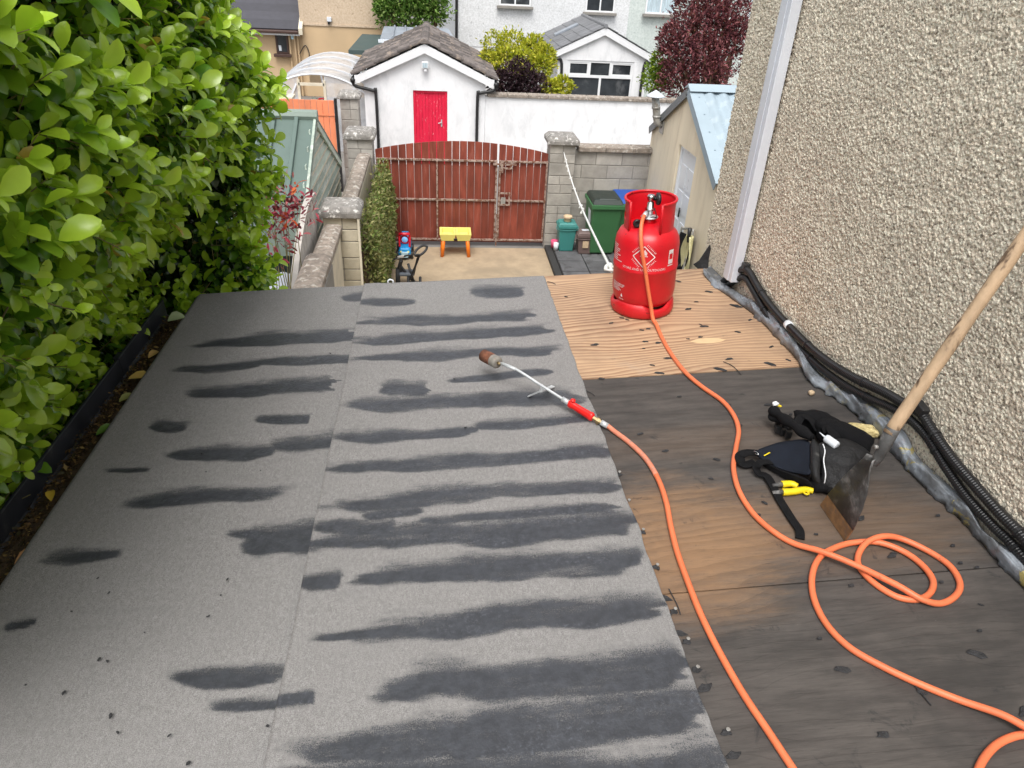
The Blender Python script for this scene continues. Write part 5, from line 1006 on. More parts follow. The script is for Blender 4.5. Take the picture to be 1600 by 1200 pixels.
# ride-on car
rc = T('ride_on_car', 'blue and red plastic ride-on car by the hedge foot', 'toy car', (-.55, 11.6, G0)); x, y = -.545, 11.62
MB().taper([(x-.11, y-.24, G0+.07), (x+.11, y-.24, G0+.07), (x+.11, y+.26, G0+.07), (x-.11, y+.26, G0+.07)], [(x-.09, y-.20, G0+.20), (x+.09, y-.20, G0+.20), (x+.09, y+.22, G0+.22), (x-.09, y+.22, G0+.22)]).build('car_body', 'toy_blue', rc, bevel=.03)
MB().taper([(x-.075, y+.02, G0+.2), (x+.075, y+.02, G0+.2), (x+.075, y+.24, G0+.2), (x-.075, y+.24, G0+.2)], [(x-.06, y+.17, G0+.34), (x+.06, y+.17, G0+.34), (x+.06, y+.235, G0+.34), (x-.06, y+.235, G0+.34)]).build('seat', 'toy_blue', rc, bevel=.02)
B('bumper', 'toy_light', rc, x-.06, x+.06, y-.275, y-.235, G0+.05, G0+.15, bevel=.012)
mb = MB(); mb.tube(spline([(x-.08, y-.14, G0+.19), (x-.085, y-.11, G0+.34), (x-.06, y-.10, G0+.40), (x+.06, y-.10, G0+.40), (x+.085, y-.11, G0+.34), (x+.08, y-.14, G0+.19)], 6), .018, 8); mb.box(x-.09, x+.09, y-.13, y-.05, G0+.385, G0+.415); mb.build('windscreen_frame', 'toy_red', rc, True)
MB().tube([(x+.065*math.cos(a_), y-.03, G0+.28+.065*math.sin(a_)) for a_ in np.linspace(0, 2*math.pi, 16)], .014, 8).build('steering_wheel', 'toy_red', rc, True)
for sx_ in (-1, 1):
    for yy_ in (y-.16, y+.17): MB().lathe([(0, -.022), (.06, -.022), (.07, -.01), (.07, .01), (.06, .022), (0, .022)], 18, (x+sx_*.118, yy_, G0+.07), (0, 1, 0), (0, 0, 1), (1, 0, 0)).build('wheel', 'black_plastic', rc, True)
    MB().lathe([(0, 0), (.022, 0), (.018, .012), (0, .014)], 12, (x+sx_*.06, y-.235, G0+.14), (1, 0, 0), (0, 0, 1), (0, -1, 0)).build('headlight', 'toy_yellow', rc, True)
# tricycle
tc = T('push_tricycle', 'black child tricycle with a tall looped push handle', 'tricycle', (-.3, 10.3, G0))
gp = lambda px, py, Y=10.35: onY(px, py, Y)
mb = MB(); mb.tube(spline([gp(641, 436, 10.2), gp(644, 428, 10.2), gp(655, 400, 10.15), gp(650, 399, 10.15)], 6), .015, 8); mb.tube(spline([gp(646, 430, 10.35), gp(653, 402, 10.3), gp(657, 400, 10.3)], 6), .015, 8)
a_, b_ = gp(648, 396, 10.2), gp(667, 387, 10.3); c_ = (a_+b_)/2; U_ = (b_-a_)/2; V_ = Vector((.02, .10, .10)); mb.tube([c_+U_*math.cos(k*math.pi/10)+V_*math.sin(k*math.pi/10)*.5 for k in range(21)], .019, 8); mb.build('push_handle', 'black_plastic', tc, True)
MB().tube(spline([gp(626, 425), gp(625, 415), gp(627, 407)], 4), .030, 10).build('steering_column', 'black_plastic', tc, True)
mb = MB(); mb.tube(spline([gp(612, 408), gp(618, 404), gp(625, 404), gp(633, 400), gp(643, 398)], 5), .014, 8); mb.build('handlebar', 'black_plastic', tc, True); c_ = gp(626, 403); MB().fr(c_-Vector((.05, .02, .01)), (.10, 0, .02), (0, .04, 0), (0, 0, .035)).build('handlebar_pad', 'grey_wood', tc, bevel=.008)
c_ = gp(633, 428); MB().fr(c_-Vector((.11, .09, .01)), (.24, 0, 0), (0, .2, 0), (0, 0, .05)).build('saddle', 'seat_grey', tc, bevel=.02)
c_ = gp(622, 436); MB().lathe([(0, -.03), (.12, -.03), (.14, -.015), (.14, .015), (.12, .03), (0, .03)], 20, (c_.x, c_.y, G0+.14), (0, 1, 0), (0, 0, 1), (1, 0, 0)).build('wheel', 'black_rubber', tc, True)
for s_ in (.16, .34): MB().lathe([(0, -.02), (.08, -.02), (.09, -.01), (.09, .01), (.08, .02), (0, .02)], 18, (c_.x+s_, c_.y-.1, G0+.09), (0, 1, 0), (0, 0, 1), (1, 0, 0)).build('wheel', 'black_rubber', tc, True)
mb = MB(); mb.tube(spline([(c_.x, c_.y, G0+.14), (c_.x+.02, c_.y-.02, G0+.30), (c_.x+.06, c_.y, G0+.42)], 5), .022, 8); mb.tube(spline([(c_.x+.04, c_.y, G0+.32), (c_.x+.16, c_.y-.03, G0+.16), (c_.x+.25, c_.y-.1, G0+.10)], 5), .024, 8); mb.tube([(c_.x+.14, c_.y-.1, G0+.09), (c_.x+.36, c_.y-.1, G0+.09)], .016, 8); mb.tube([(c_.x+.24, c_.y-.1, G0+.1), (c_.x+.16, c_.y-.02, G0+.36)], .02, 8); mb.build('frame', 'black_plastic', tc, True)
# ================================================================== BEIGE OUTBUILDING
ob = T('outbuilding', 'beige rendered outbuilding with white door and pale blue metal tile roof', 'outbuilding', (5, 10.6, G0)); XB = 3.62
Y0, YA, Y1, ZE, ZA = 8.95, 10.62, 12.29, -2.50, -1.62
DY0, DY1, DZ = 9.95, 10.78, -2.37
gable = [(Y0, G0), (DY0, G0), (DY0, DZ), (DY1, DZ), (DY1, G0), (Y1, G0), (Y1, ZE), (YA, ZA), (Y0, ZE)]
b = bmesh.new(); vs = [b.verts.new((XB, y_, z_)) for y_, z_ in gable]; f = b.faces.new(vs); e = bmesh.ops.extrude_face_region(b, geom=[f]); bmesh.ops.translate(b, verts=[v for v in e['geom'] if isinstance(v, bmesh.types.BMVert)], vec=(.22, 0, 0)); bmesh.ops.triangulate(b, faces=b.faces); bmesh.ops.recalc_face_normals(b, faces=b.faces); me = bpy.data.meshes.new('wall'); b.to_mesh(me); b.free(); link('wall', me, 'beige_render', ob)
B('wall', 'beige_render', ob, XB+.22, XB+3.4, Y0, Y0+.2, G0, ZE); B('wall', 'beige_render', ob, XB+.22, XB+3.4, Y1-.2, Y1, G0, ZE)
dr = B('door', 'white_pvc', ob, XB+.06, XB+.10, DY0+.06, DY1-.06, G0+.10, DZ-.06)
mb = MB().box(XB+.035, XB+.105, DY0+.004, DY0+.06, G0, DZ-.004).box(XB+.035, XB+.105, DY1-.06, DY1-.004, G0, DZ-.004).box(XB+.036, XB+.104, DY0+.06, DY1-.06, DZ-.06, DZ-.004); mb.build('door_frame', 'white_pvc', ob, bevel=.006)
for j, (z0, z1) in enumerate(((-2.95, -2.62), (-3.30, -3.0), (-3.98, -3.42), (-4.32, -4.03))):
    for ya, yb in ((DY0+.13, DY0+.37), (DY0+.45, DY0+.69)): B('door_panel', 'white_pvc', dr, XB+.048, XB+.06, ya, yb, z0, z1, bevel=.009)
MB().tube([(XB+.03, DY0+.42, -3.36), (XB+.03, DY0+.42, -3.22)], .014, 8).build('knocker', 'black_plastic', dr, True); B('handle_plate', 'chrome', dr, XB+.045, XB+.058, DY1-.115, DY1-.085, -3.6, -3.38)
def tile_sheet(ya, za, yb, zb, nm):
    n1, n2 = 150, 56; xs = np.linspace(XB+.12, XB+3.4, n1); f_ = np.linspace(0, 1.0, n2); L_ = math.hypot(yb-ya, zb-za); P = np.zeros((n1, n2, 3)); s_ = f_*L_/.35
    hgt = .04*(.5+.5*np.sin(xs*2*math.pi/.20))[:, None]+.04*(s_-np.floor(s_))[None]
    P[:, :, 0] = xs[:, None]; P[:, :, 1] = ya+(yb-ya)*f_[None]; P[:, :, 2] = za+(zb-za)*f_[None]+hgt+.03
    o = link(nm, np_grid(nm, P), 'roof_blue', ob, False); md = o.modifiers.new('t', 'SOLIDIFY'); md.thickness = .006
    d = Vector((0, yb-ya, zb-za)); nn = Vector((0, -d.z, d.y)).normalized(); nn = nn if nn.z > 0 else -nn
    MB().fr(Vector((XB-.06, ya, za))+nn*.052, (.20, 0, 0), d*1.0, nn*.012).build('verge_flashing', 'roof_blue', ob, bevel=.004)
    MB().fr(Vector((XB-.06, ya, za))-nn*.05, (.014, 0, 0), d*1.0, nn*.11).build('bargeboard', 'roof_blue_edge' if yb < ya else 'steel_grey_edge', ob)
    return P
tile_sheet(YA, ZA, Y0, ZE, 'roof_sheet'); tile_sheet(YA, ZA, Y1, ZE, 'roof_sheet')
MB().prism([(XB-.065, YA-.14, ZA+.035), (XB-.065, YA, ZA+.115), (XB-.065, YA+.14, ZA+.035), (XB-.065, YA, ZA+.075)], (3.5, 0, 0)).build('ridge_cap', 'roof_blue', ob)
B('gutter_end', 'black_plastic', ob, XB-.05, XB+3.4, Y0-.17, Y0-.06, ZE-.16, ZE-.05, bevel=.02)
for k in range(5):
    for yb, zb in ((Y0, ZE),):
        f_ = .12+k*.19; MB().lathe([(0, .01), (.011, .008), (.013, 0)], 8, (XB+.06, YA+(yb-YA)*f_, ZA+(zb-ZA)*f_+.072)).build('roof_screw', 'roof_blue_edge', ob)
fl2 = T('flue_pipe', 'weathered metal flue with cone cap on the outbuilding gable', 'flue', (3.5, 11.7, -2.4))
p0, p1, p2 = onY(1039, 196, 11.75), onY(1026, 182, 11.75), onY(1024, 151, 11.75); p0.x = XB+.02
pts = [p0, p0+Vector((-.12, 0, .05)), p1, p1+Vector((-.01, 0, .06)), p2]; MB().tube(pts, .062, 14).build('pipe', 'galv', fl2, True)
for q_ in (p1, p1.lerp(p2, .45), p0+Vector((-.03, 0, .01))): MB().tube([q_-Vector((0, 0, .015)), q_+Vector((0, 0, .015))], .069, 14).build('joint_band', 'galv', fl2, True)
MB().lathe([(0, .10), (.145, .015), (.145, 0), (.05, .01), (.05, -.03), (0, -.03)], 20, p2).build('cone_cap', 'sheet_white', fl2, True)
B('wall_bracket', 'galv', fl2, XB-.02, XB+.004, p0.y-.1, p0.y+.1, p0.z-.12, p0.z+.1)
# items by the outbuilding wall
ft = T('folded_chair', 'folded black garden chair with grey tube frame by the outbuilding door', 'chair', (3.4, 9.6, G0+.1))
p = [onX(1042, 408, 3.42), onX(1063, 402, 3.42), onX(1080, 368, 3.55), onX(1062, 358, 3.55)]
p = [onX(1040, 418, 3.38), onX(1062, 414, 3.38), onX(1081, 372, 3.55), onX(1062, 362, 3.55)]; p[0].z = p[1].z = PZ
MB().prism(p, (.03, 0, .004)).build('seat_panel', 'cloth_black', ft, bevel=.006); mb = MB(); mb.tube(spline([p[0], p[3]+Vector((0, -.02, -.02)), p[3]+Vector((.02, -.1, .08)), p[2]+Vector((.02, .1, .08)), p[2]+Vector((0, .02, -.02)), p[1]], 7), .015, 8); mb.build('tube_frame', 'galv', ft, True)
mb = MB(); mb.tube([Vector((3.28, 9.98, PZ+.01)), Vector((3.50, 9.45, -3.75))], .018, 8); mb.build('cross_tube', 'black_plastic', ft, True)
hc = T('garden_hose', 'coiled pale yellow garden hose hanging on the outbuilding wall', 'hose', (3.5, 9.2, G0+.1))
mb = MB(); c_ = onX(1084, 372, 3.54)
for k in range(11):
    w1 = .05+.013*k+random.uniform(0, .02); hh = .50+random.uniform(-.06, .12); mb.tube(spline([c_+Vector((-.02-.006*k, w1*.3, .03)), c_+Vector((-.03-.005*k, w1, -hh*.5)), c_+Vector((-.04, w1*.6, -hh)), c_+Vector((-.05, -w1*.6, -hh*.98)), c_+Vector((-.03-.005*k, -w1, -hh*.5)), c_+Vector((-.02-.006*k, -w1*.3, .03))], 5), .0105, 6)
mb.build('coils', 'hose_pale', hc, True); MB().tube([c_+Vector((-.08, 0, .14)), c_+Vector((-.07, 0, -.06))], [.030, .020], 10).build('spray_nozzle', 'black_plastic', hc, True)
# ================================================================== BEYOND THE LANE
def window(par, x0, x1, z0, z1, y, frame='white_paint', mull=(.5,), pane='glass_dark', sill='mortar', transom=None, fw=.05):
    w_ = MB().box(x0, x1, y-.03, y+.05, z1-fw, z1).box(x0, x1, y-.03, y+.05, z0, z0+fw).box(x0, x0+fw, y-.03, y+.05, z0+fw, z1-fw).box(x1-fw, x1, y-.03, y+.05, z0+fw, z1-fw)
    for m_ in mull: xm = x0+(x1-x0)*m_; w_.box(xm-fw/2, xm+fw/2, y-.028, y+.048, z0+fw, z1-fw)
    o = w_.build('window', frame, par); ed = [0]+list(mull)+[1]
    for a_, b_ in zip(ed[:-1], ed[1:]): B('pane', pane, o, x0+(x1-x0)*a_+fw*.5, x0+(x1-x0)*b_-fw*.5, y+.0, y+.01, z0+fw*.5, z1-fw*.5)
    if sill: B('sill', sill, o, x0-.08, x1+.08, y-.16, y-.002, z0-.09, z0-.004, bevel=.01)
    return o
def tiles(par, ridge, eave, y0, y1, cw, rl, m, th=.03, curve=True, name='roof_tile'):
    """rows of tiles on a slope that falls in x; ridge and eave are (x, z)"""
    r_, e_ = Vector((ridge[0], 0, ridge[1])), Vector((eave[0], 0, eave[1])); d = e_-r_; L_ = d.length; d.normalize(); nr = round(L_/rl); rl = L_/nr; nn = Vector((-d.z, 0, d.x)); nn = nn if nn.z > 0 else -nn; nc = round((y1-y0)/cw); cw = (y1-y0)/nc
    mb = MB(); k = 6 if curve else 1; lo, hi = [], []
    for i in range(k+1):
        yy_ = cw*(.985*i/k); b_ = .028*math.sin(2*math.pi*i/k)+.0 if curve else 0
        lo.append(Vector((0, yy_, 0))+nn*b_); hi.append(Vector((0, yy_, 0))+nn*(b_+th))
    dn = d*rl*1.12
    vs = [p+nn*.0 for p in lo]+[p for p in hi]+[p+dn+nn*th*.75 for p in lo]+[p+dn+nn*th*.75 for p in hi]; m1 = k+1; fs = []
    for i in range(k): fs += [(m1+i, m1+i+1, 3*m1+i+1, 3*m1+i), (i+1, i, 2*m1+i, 2*m1+i+1), (2*m1+i, 2*m1+i+1, 3*m1+i+1, 3*m1+i)][::1]
    fs += [(0, 2*m1, 3*m1, m1), (k, m1+k, 3*m1+k, 2*m1+k)]
    me = mb.add(vs, fs).mesh(name)
    for i in range(nr):
        for j in range(nc): link(name, me, m, par, loc=r_+d*(rl*i)+Vector((0, y0+cw*j, 0))+nn*(.004+random.uniform(0, .006)))
# ---- white shed with the red door
ws = T('white_shed', 'white rendered shed with a red door and brown tiled gable roof', 'shed', (-.25, 19.5, G0)); YW = 17.5
xl, xr_, xa, ze, za = -1.62, 1.12, -.25, -2.545, -1.92; dx0, dx1, dz = -.53, .25, -2.83
gable = [(xl, G0), (dx0, G0), (dx0, dz), (dx1, dz), (dx1, G0), (xr_, G0), (xr_, ze), (xa, za), (xl, ze)]
b = bmesh.new(); f = b.faces.new([b.verts.new((x_, YW, z_)) for x_, z_ in gable]); e = bmesh.ops.extrude_face_region(b, geom=[f]); bmesh.ops.translate(b, verts=[v for v in e['geom'] if isinstance(v, bmesh.types.BMVert)], vec=(0, .2, 0)); bmesh.ops.triangulate(b, faces=b.faces); bmesh.ops.recalc_face_normals(b, faces=b.faces); me = bpy.data.meshes.new('wall'); b.to_mesh(me); b.free(); link('wall', me, 'white_render', ws)
B('wall', 'white_render', ws, xl, xl+.2, YW+.2, 21.3, G0, ze); B('wall', 'white_render', ws, xr_-.2, xr_, YW+.2, 21.3, G0, ze); MB().prism([(x_, 21.3, z_) for x_, z_ in ((xl, G0), (xr_, G0), (xr_, ze), (xa, za), (xl, ze))], (0, .2, 0)).build('wall', 'white_render', ws)
dr = T_ = None
dr = B('door', 'red_door', ws, dx0+.02, dx1-.02, YW+.075, YW+.10, G0, dz-.02)
for i in range(9): B('door_board', 'red_door', dr, dx0+.06+i*.0745, dx0+.06+i*.0745+.071, YW+.055, YW+.074, G0+.02, dz-.05, bevel=.004)
mb = MB().box(dx0+.002, dx0+.055, YW+.03, YW+.11, G0, dz-.002).box(dx1-.055, dx1-.002, YW+.03, YW+.11, G0, dz-.002).box(dx0+.055, dx1-.055, YW+.031, YW+.109, dz-.05, dz-.002); mb.build('door_frame', 'red_door', ws)
mb = MB(); mb.box(dx1-.15, dx1-.12, YW+.045, YW+.056, -3.62, -3.46); mb.tube([(dx1-.135, YW+.03, -3.52), (dx1-.21, YW+.025, -3.54)], .01, 8); mb.build('handle', 'alu', dr)
sl_ = .455; ew = 1.58
for sgn in (-1, 1): tiles(ws, (xa+sgn*.02, za+.09), (xa+sgn*ew, za+.09-ew*sl_), YW-.14, 21.45, .30, .31, 'tile_dark', .034)
nrd = 10
for i in range(nrd): MB().prism([(xa-.13, YW-.16+i*.43, za+.075), (xa-.075, YW-.16+i*.43, za+.155), (xa, YW-.16+i*.43, za+.185), (xa+.075, YW-.16+i*.43, za+.155), (xa+.13, YW-.16+i*.43, za+.075)], (0, .425, 0)).build('ridge_tile', 'tile_dark', ws, bevel=.012)
for sgn in (-1, 1):
    p0 = Vector((xa, YW-.12, za+.07)); p1 = Vector((xa+sgn*1.56, YW-.12, za+.07-1.56*sl_)); q_ = [p0, p1, p1+Vector((0, 0, -.17)), p0+Vector((0, 0, -.19))]
    MB().prism(q_, (0, .03, 0)).build('bargeboard', 'white_paint', ws); MB().prism([p0+Vector((0, .03, -.14)), p1+Vector((0, .03, -.14)), p1+Vector((0, .03, -.165)), p0+Vector((0, .03, -.165))], (0, .10, 0)).build('soffit', 'white_paint', ws)
    xe = xa+sgn*1.60; ze2 = za+.07-1.6*sl_-.06; MB().tube([(xe, YW-.16, ze2), (xe, 21.4, ze2)], .055, 10).build('gutter', 'black_plastic', ws, True)
    B('fascia_end', 'white_paint', ws, xa+sgn*1.5-.06, xa+sgn*1.5+.06, YW-.125, YW-.10, ze2-.06, ze2+.11)
    xw = xl-.0 if sgn < 0 else xr_; xp = (xl+.26) if sgn < 0 else xr_-.18
    MB().tube(spline([(xe, YW-.10, ze2-.03), (xe-sgn*.06, YW-.09, ze2-.13), (xp+sgn*.06, YW-.06, ze2-.20 if sgn > 0 else ze2-.22), (xp, YW-.05, ze2-.30), (xp, YW-.05, G0)], 6), .036, 10).build('downpipe', 'black_plastic', ws, True)
fld = B('floodlight', 'white_paint', ws, xa-.07, xa+.08, YW-.14, YW-.05, za-.43, za-.29, bevel=.012); B('glass', 'curtain', fld, xa-.05, xa+.06, YW-.146, YW-.139, za-.41, za-.31); B('sensor', 'white_paint', fld, xa-.02, xa+.04, YW-.13, YW-.06, za-.50, za-.44, bevel=.015); B('arm', 'white_paint', fld, xa-.01, xa+.03, YW-.06, YW, za-.39, za-.34)
# ---- white garden wall
gw = T('garden_wall', 'long white rendered garden wall with grey coping beside the white shed', 'wall', (5, 17.6, G0)); B('wall_face', 'white_render', gw, xr_+.004, 10.5, YW+.02, YW+.22, G0, -2.92)
for i in range(20): B('coping_stone', 'coping', gw, xr_+.05+i*.47, xr_+.05+i*.47+.463, YW-.03, YW+.27, -2.918, -2.845, bevel=.012)
# ---- block gate pier and orange fence left of the shed
pillar('wall_pillar', 'tall pale block pier between the orange fence and the white shed', -1.74, 15.6, -2.58, .36, 'block', .46, .12, .2)
of_ = T('board_fence', 'orange painted board fence behind the green shed', 'fence', (-4, 15.1, G0))
for i in range(34): B('board', 'orange_board', of_, -1.995-(i+1)*.112, -1.995-i*.112-.006, 15.10+random.uniform(0, .003), 15.125, G0, -2.68+random.uniform(-.004, .004), bevel=.003)
B('post', 'black_plastic', of_, -1.99, -1.94, 15.06, 15.14, G0, -2.64); B('rail', 'orange_board', of_, -5.7, -2.0, 15.127, 15.17, -3.1, -3.02); B('seam_strip', 'orange_board', of_, -2.58, -2.0, 15.085, 15.099, -2.965, -2.945)
B('base_slab', 'ground_grey', of_, -2.2, -1.5, 12.6, 15.0, G0, G0+.05)
# ---- polytunnel
pt = T('polytunnel', 'clear plastic polytunnel with an open doorway behind the orange fence', 'polytunnel', (-2.85, 21, G0)); TX, TR, TY0, TY1 = -2.83, 1.75, 18.6, 22.6
def arch(y, n=26, r=TR): return [Vector((TX+r*math.cos(a_)*1.0, y, G0+.12+r*.96*math.sin(a_))) for a_ in np.linspace(0, math.pi, n)]
P = np.array([[tuple(p+Vector((0, 0, .02*math.sin(i*2.1)))) for p in arch(TY0+(TY1-TY0)*i/12)] for i in range(13)]); MB().grid(P).build('cover', 'tunnel_film', pt, True)
for i in range(5): MB().tube(arch(TY0+(TY1-TY0)*i/4, r=TR-.02), .022, 8).build('hoop', 'white_pvc', pt, True)
dl, drr, dtop = TX-.42, TX+.18, G0+1.55
for sgn in (-1, 1):
    pts = [p for p in arch(TY0) if (p.x < dl if sgn < 0 else p.x > drr)]; xe = dl if sgn < 0 else drr; pts = sorted(pts, key=lambda p: p.x)
    poly = [Vector((xe, TY0, G0))]+[Vector((xe, TY0, G0+.12+TR*.96*math.sqrt(max(0, 1-((xe-TX)/TR)**2))))]+(pts[::-1] if sgn < 0 else pts)+[Vector((TX+sgn*TR, TY0, G0))]
    MB().add(poly, [tuple(range(len(poly)))]).build('end_panel', 'tunnel_film', pt, fix=False)
mb = MB().box(dl-.03, dl+.03, TY0-.03, TY0+.03, G0, dtop+.1).box(drr-.03, drr+.03, TY0-.03, TY0+.03, G0, dtop+.1).box(dl, drr, TY0-.03, TY0+.03, dtop-.03, dtop+.03); mb.build('door_frame', 'cream_board', pt)
MB().bar((dl-.05, TY0-.02, dtop), (dl-.75, TY0-.02, G0+.2), .04, .04, (0, 1, 0)).build('brace', 'white_pvc', pt); MB().bar((TX+.02, TY0+.6, dtop+.2), (drr, TY0+.5, G0+.9), .04, .04, (0, 1, 0)).build('brace', 'white_pvc', pt)
tag(B('storage_shelf', 'pot_clay', None, TX-.6, TX+.5, 21.4, 21.8, -3.35, -3.15), 'brown shelf stacked inside the polytunnel doorway', 'shelf'); tag(MB().bar((TX-.28, 19.3, -4.3), (TX-.02, 19.5, -3.45), .5, .03, (0, 1, 0)).build('board_sheet', 'shed_board', None), 'pale green sheet leaning inside the polytunnel', 'board')
mo = T('lawn_mower', 'red garden machine parked inside the polytunnel doorway', 'mower', (TX+.2, 19.4, G0)); B('engine_body', 'toy_red', mo, TX-.12, TX+.16, 19.2, 19.6, -3.62, -3.50, bevel=.03); B('deck', 'black_plastic', mo, TX-.2, TX+.16, 19.2, 19.7, G0, -3.63, bevel=.03); MB().tube(spline([(TX+.0, 19.3, -3.6), (TX-.08, 19.2, -3.4), (TX+.08, 19.2, -3.38), (TX+.15, 19.3, -3.55)], 5), .02, 8).build('handle', 'toy_red', mo, True)
bxx = T('garden_bench', 'pale bench with a black roll on it left of the polytunnel doorway', 'bench', (-3.3, 16.2, G0)); B('seat', 'cream_board', bxx, -3.85, -2.95, 16.0, 16.4, -2.86, -2.80, bevel=.01); B('leg', 'cream_board', bxx, -3.8, -3.72, 16.1, 16.3, G0, -2.86); B('leg', 'cream_board', bxx, -3.1, -3.02, 16.1, 16.3, G0, -2.86); 
tag(MB().tube([(-3.56, 16.2, -2.72), (-3.10, 16.2, -2.72)], .075, 12).build('rolled_mat', 'black_rubber', None, True, .02), 'black roll lying on the pale bench', 'roll')
# ---- tan house
th_ = T('tan_house', 'tan house with a plain lower band and pebbledash above, dark roofed wing', 'house', (-2, 28, G0)); YT = 26.
B('wall', 'tan_smooth', th_, -4.28, -1.55, YT, YT+6, G0, -2.33); B('wall', 'dash_tan', th_, -4.30, -1.53, YT-.02, YT+6, -2.325, 3.5); B('band', 'dash_tan', th_, -4.31, -1.52, YT-.035, YT-.021, -2.36, -2.30)
B('wing_wall', 'tan_smooth', th_, -11, -4.284, YT+.05, YT+4, G0, -2.62)
nrw = 14
for i in range(nrw):
    y0, z0 = YT-.28+i*.30, -2.50+i*.20; MB().fr((-11, y0, z0), (6.72-.004*i, 0, 0), (0, .34, .227), (0, -.02, .035)).build('tile_row', 'slate_black', th_)
B('gutter', 'brown_frame', th_, -11, -4.33, YT-.36, YT-.25, -2.60, -2.50, bevel=.03); B('fascia', 'white_paint', th_, -11, -4.31, YT-.24, YT-.2, -2.66, -2.54)
MB().prism([(-4.33, YT-.3, -2.62), (-4.33, YT-.3, -2.44), (-4.33, YT+4, .40), (-4.33, YT+4, .2)], (.12, 0, 0)).build('verge', 'cream_board', th_)
window(th_, -5.13, -4.74, -3.22, -2.60-.02, YT+.02, 'brown_frame', (), 'glass_dark', 'brown_frame'); B('window_item', 'white_plastic', th_, -5.05, -4.97, YT-.0, YT+.01, -3.14, -2.98)
B('alarm_box', 'toy_light', th_, -4.62, -4.54, YT-.06, YT+.05, -2.78, -2.68)
for x_ in (-4.68, -4.42, -4.52): MB().tube([(x_, YT-.03, -2.6), (x_, YT-.03, G0)], .03, 8).build('pipe', 'tan_smooth', th_)
mb = MB(); mb.tube(spline([(-4.4, YT-.05, -3.2), (-4.2, YT-.05, -2.95), (-4.1, YT-.05, -3.2), (-4.15, YT-.05, -3.6), (-4.0, YT-.05, -3.9)], 6), .015, 6); mb.build('cable', 'black_plastic', th_, True)
lx = onY(515, 30, YT); fld = B('wall_light', 'sheet_white', th_, lx.x-.07, lx.x+.07, YT-.14, YT-.04, lx.z-.06, lx.z+.07, bevel=.01); B('bracket', 'black_plastic', fld, lx.x-.06, lx.x+.0, YT-.1, YT-.03, lx.z-.14, lx.z-.06)
# ---- small dark green hut
gh_ = T('dark_green_hut', 'small dark green metal hut beyond the polytunnel', 'hut', (-1.6, 24, G0)); p = onY(548, 78, 24.); q_ = onY(596, 66, 24.)
B('wall', 'dark_green_metal', gh_, p.x+.35, q_.x+.5, 24.02, 25.2, G0, p.z-.10); MB().taper([(p.x-.05, 23.8, p.z-.1), (q_.x+.6, 23.8, p.z-.1), (q_.x+.6, 25.3, p.z+.0), (p.x-.05, 25.3, p.z+.0)], [(p.x-.05, 23.8, p.z+.02), (q_.x+.6, 23.8, p.z+.02), (q_.x+.6, 25.3, p.z+.32), (p.x+.25, 25.3, p.z+.32)]).build('roof', 'dark_green_metal', gh_)
for i in range(7): B('cladding_rib', 'dark_green_metal', gh_, p.x+.4+i*.11, p.x+.44+i*.11, 24.0, 24.018, G0, p.z-.12)
B('door', 'white_paint', gh_, p.x+.0, p.x+.05, 23.98, 24.03, G0, p.z-.12); B('window', 'glass_dark', gh_, p.x+.08, p.x+.3, 24.0, 24.05, p.z-.75, p.z-.25)
# ---- grey lean-to
ln = T('lean_to', 'low lean-to with a grey lead sheet roof behind the shed ridge', 'lean-to', (-.3, 24, G0)); p = onY(594, 60, 23.); q_ = onY(710, 60, 23.); r2 = onY(600, 41, 24.5); s2_ = onY(700, 44, 24.5)
MB().taper([tuple(p+Vector((0, 0, -.06))), tuple(q_+Vector((0, 0, -.06))), tuple(s2_+Vector((0, 0, -.06))), tuple(r2+Vector((0, 0, -.06)))], [tuple(p), tuple(q_), tuple(s2_), tuple(r2)]).build('roof', 'lead_grey', ln)
for i in range(1, 6): a_ = p.lerp(q_, i/6); b_ = r2.lerp(s2_, i/6); MB().tube([a_+Vector((0, 0, .02)), b_+Vector((0, 0, .02))], .03, 8).build('roof_roll', 'lead_grey', ln)
B('wall', 'white_render', ln, p.x+.05, q_.x-.05, 23.1, 24.6, G0, p.z-.07); B('gutter', 'sheet_white', ln, p.x-.05, q_.x, 22.9, 23.0, p.z-.10, p.z-.02)
# ---- white house, pale green house
YH = 28.
wh = T('white_house', 'white pebbledashed two-storey house beyond the garden wall', 'house', (3.5, 30, G0)); B('wall', 'dash_white', wh, .72, 6.80, YH, YH+7, -3.0, 3.0); B('lower_wall', 'white_render', wh, .721, 6.799, YH+.02, YH+7, G0, -3.004)
B('return_wall', 'sheet_white', wh, .22, .716, YH+1.5, YH+6, G0, 3.0); MB().tube([(.72, YH-.06, 3), (.72, YH-.06, G0)], .05, 8).build('downpipe', 'black_plastic', wh); MB().prism([(.3, YH-.4, 3.0), (6.8, YH-.4, 3.0), (6.8, YH+3.5, 5.4), (.3, YH+3.5, 5.4)], (0, .05, .1)).build('roof', 'slate', wh)
def hwin(par, pxl, pxr, pyb, pane, mull=(.5,)): a_ = onY(pxl, pyb, YH); b_ = onY(pxr, pyb, YH); return window(par, a_.x, b_.x, (a_.z+b_.z)/2, (a_.z+b_.z)/2+1.25, YH-.02, 'white_paint', mull, pane, 'mortar')
hwin(wh, 780, 829, 9, 'glass_dark'); hwin(wh, 914, 959, 19, 'glass_dark'); B('vent', 'sheet_white', wh, 5.1, 5.3, YH-.05, YH-.001, -1.2, -1.0)
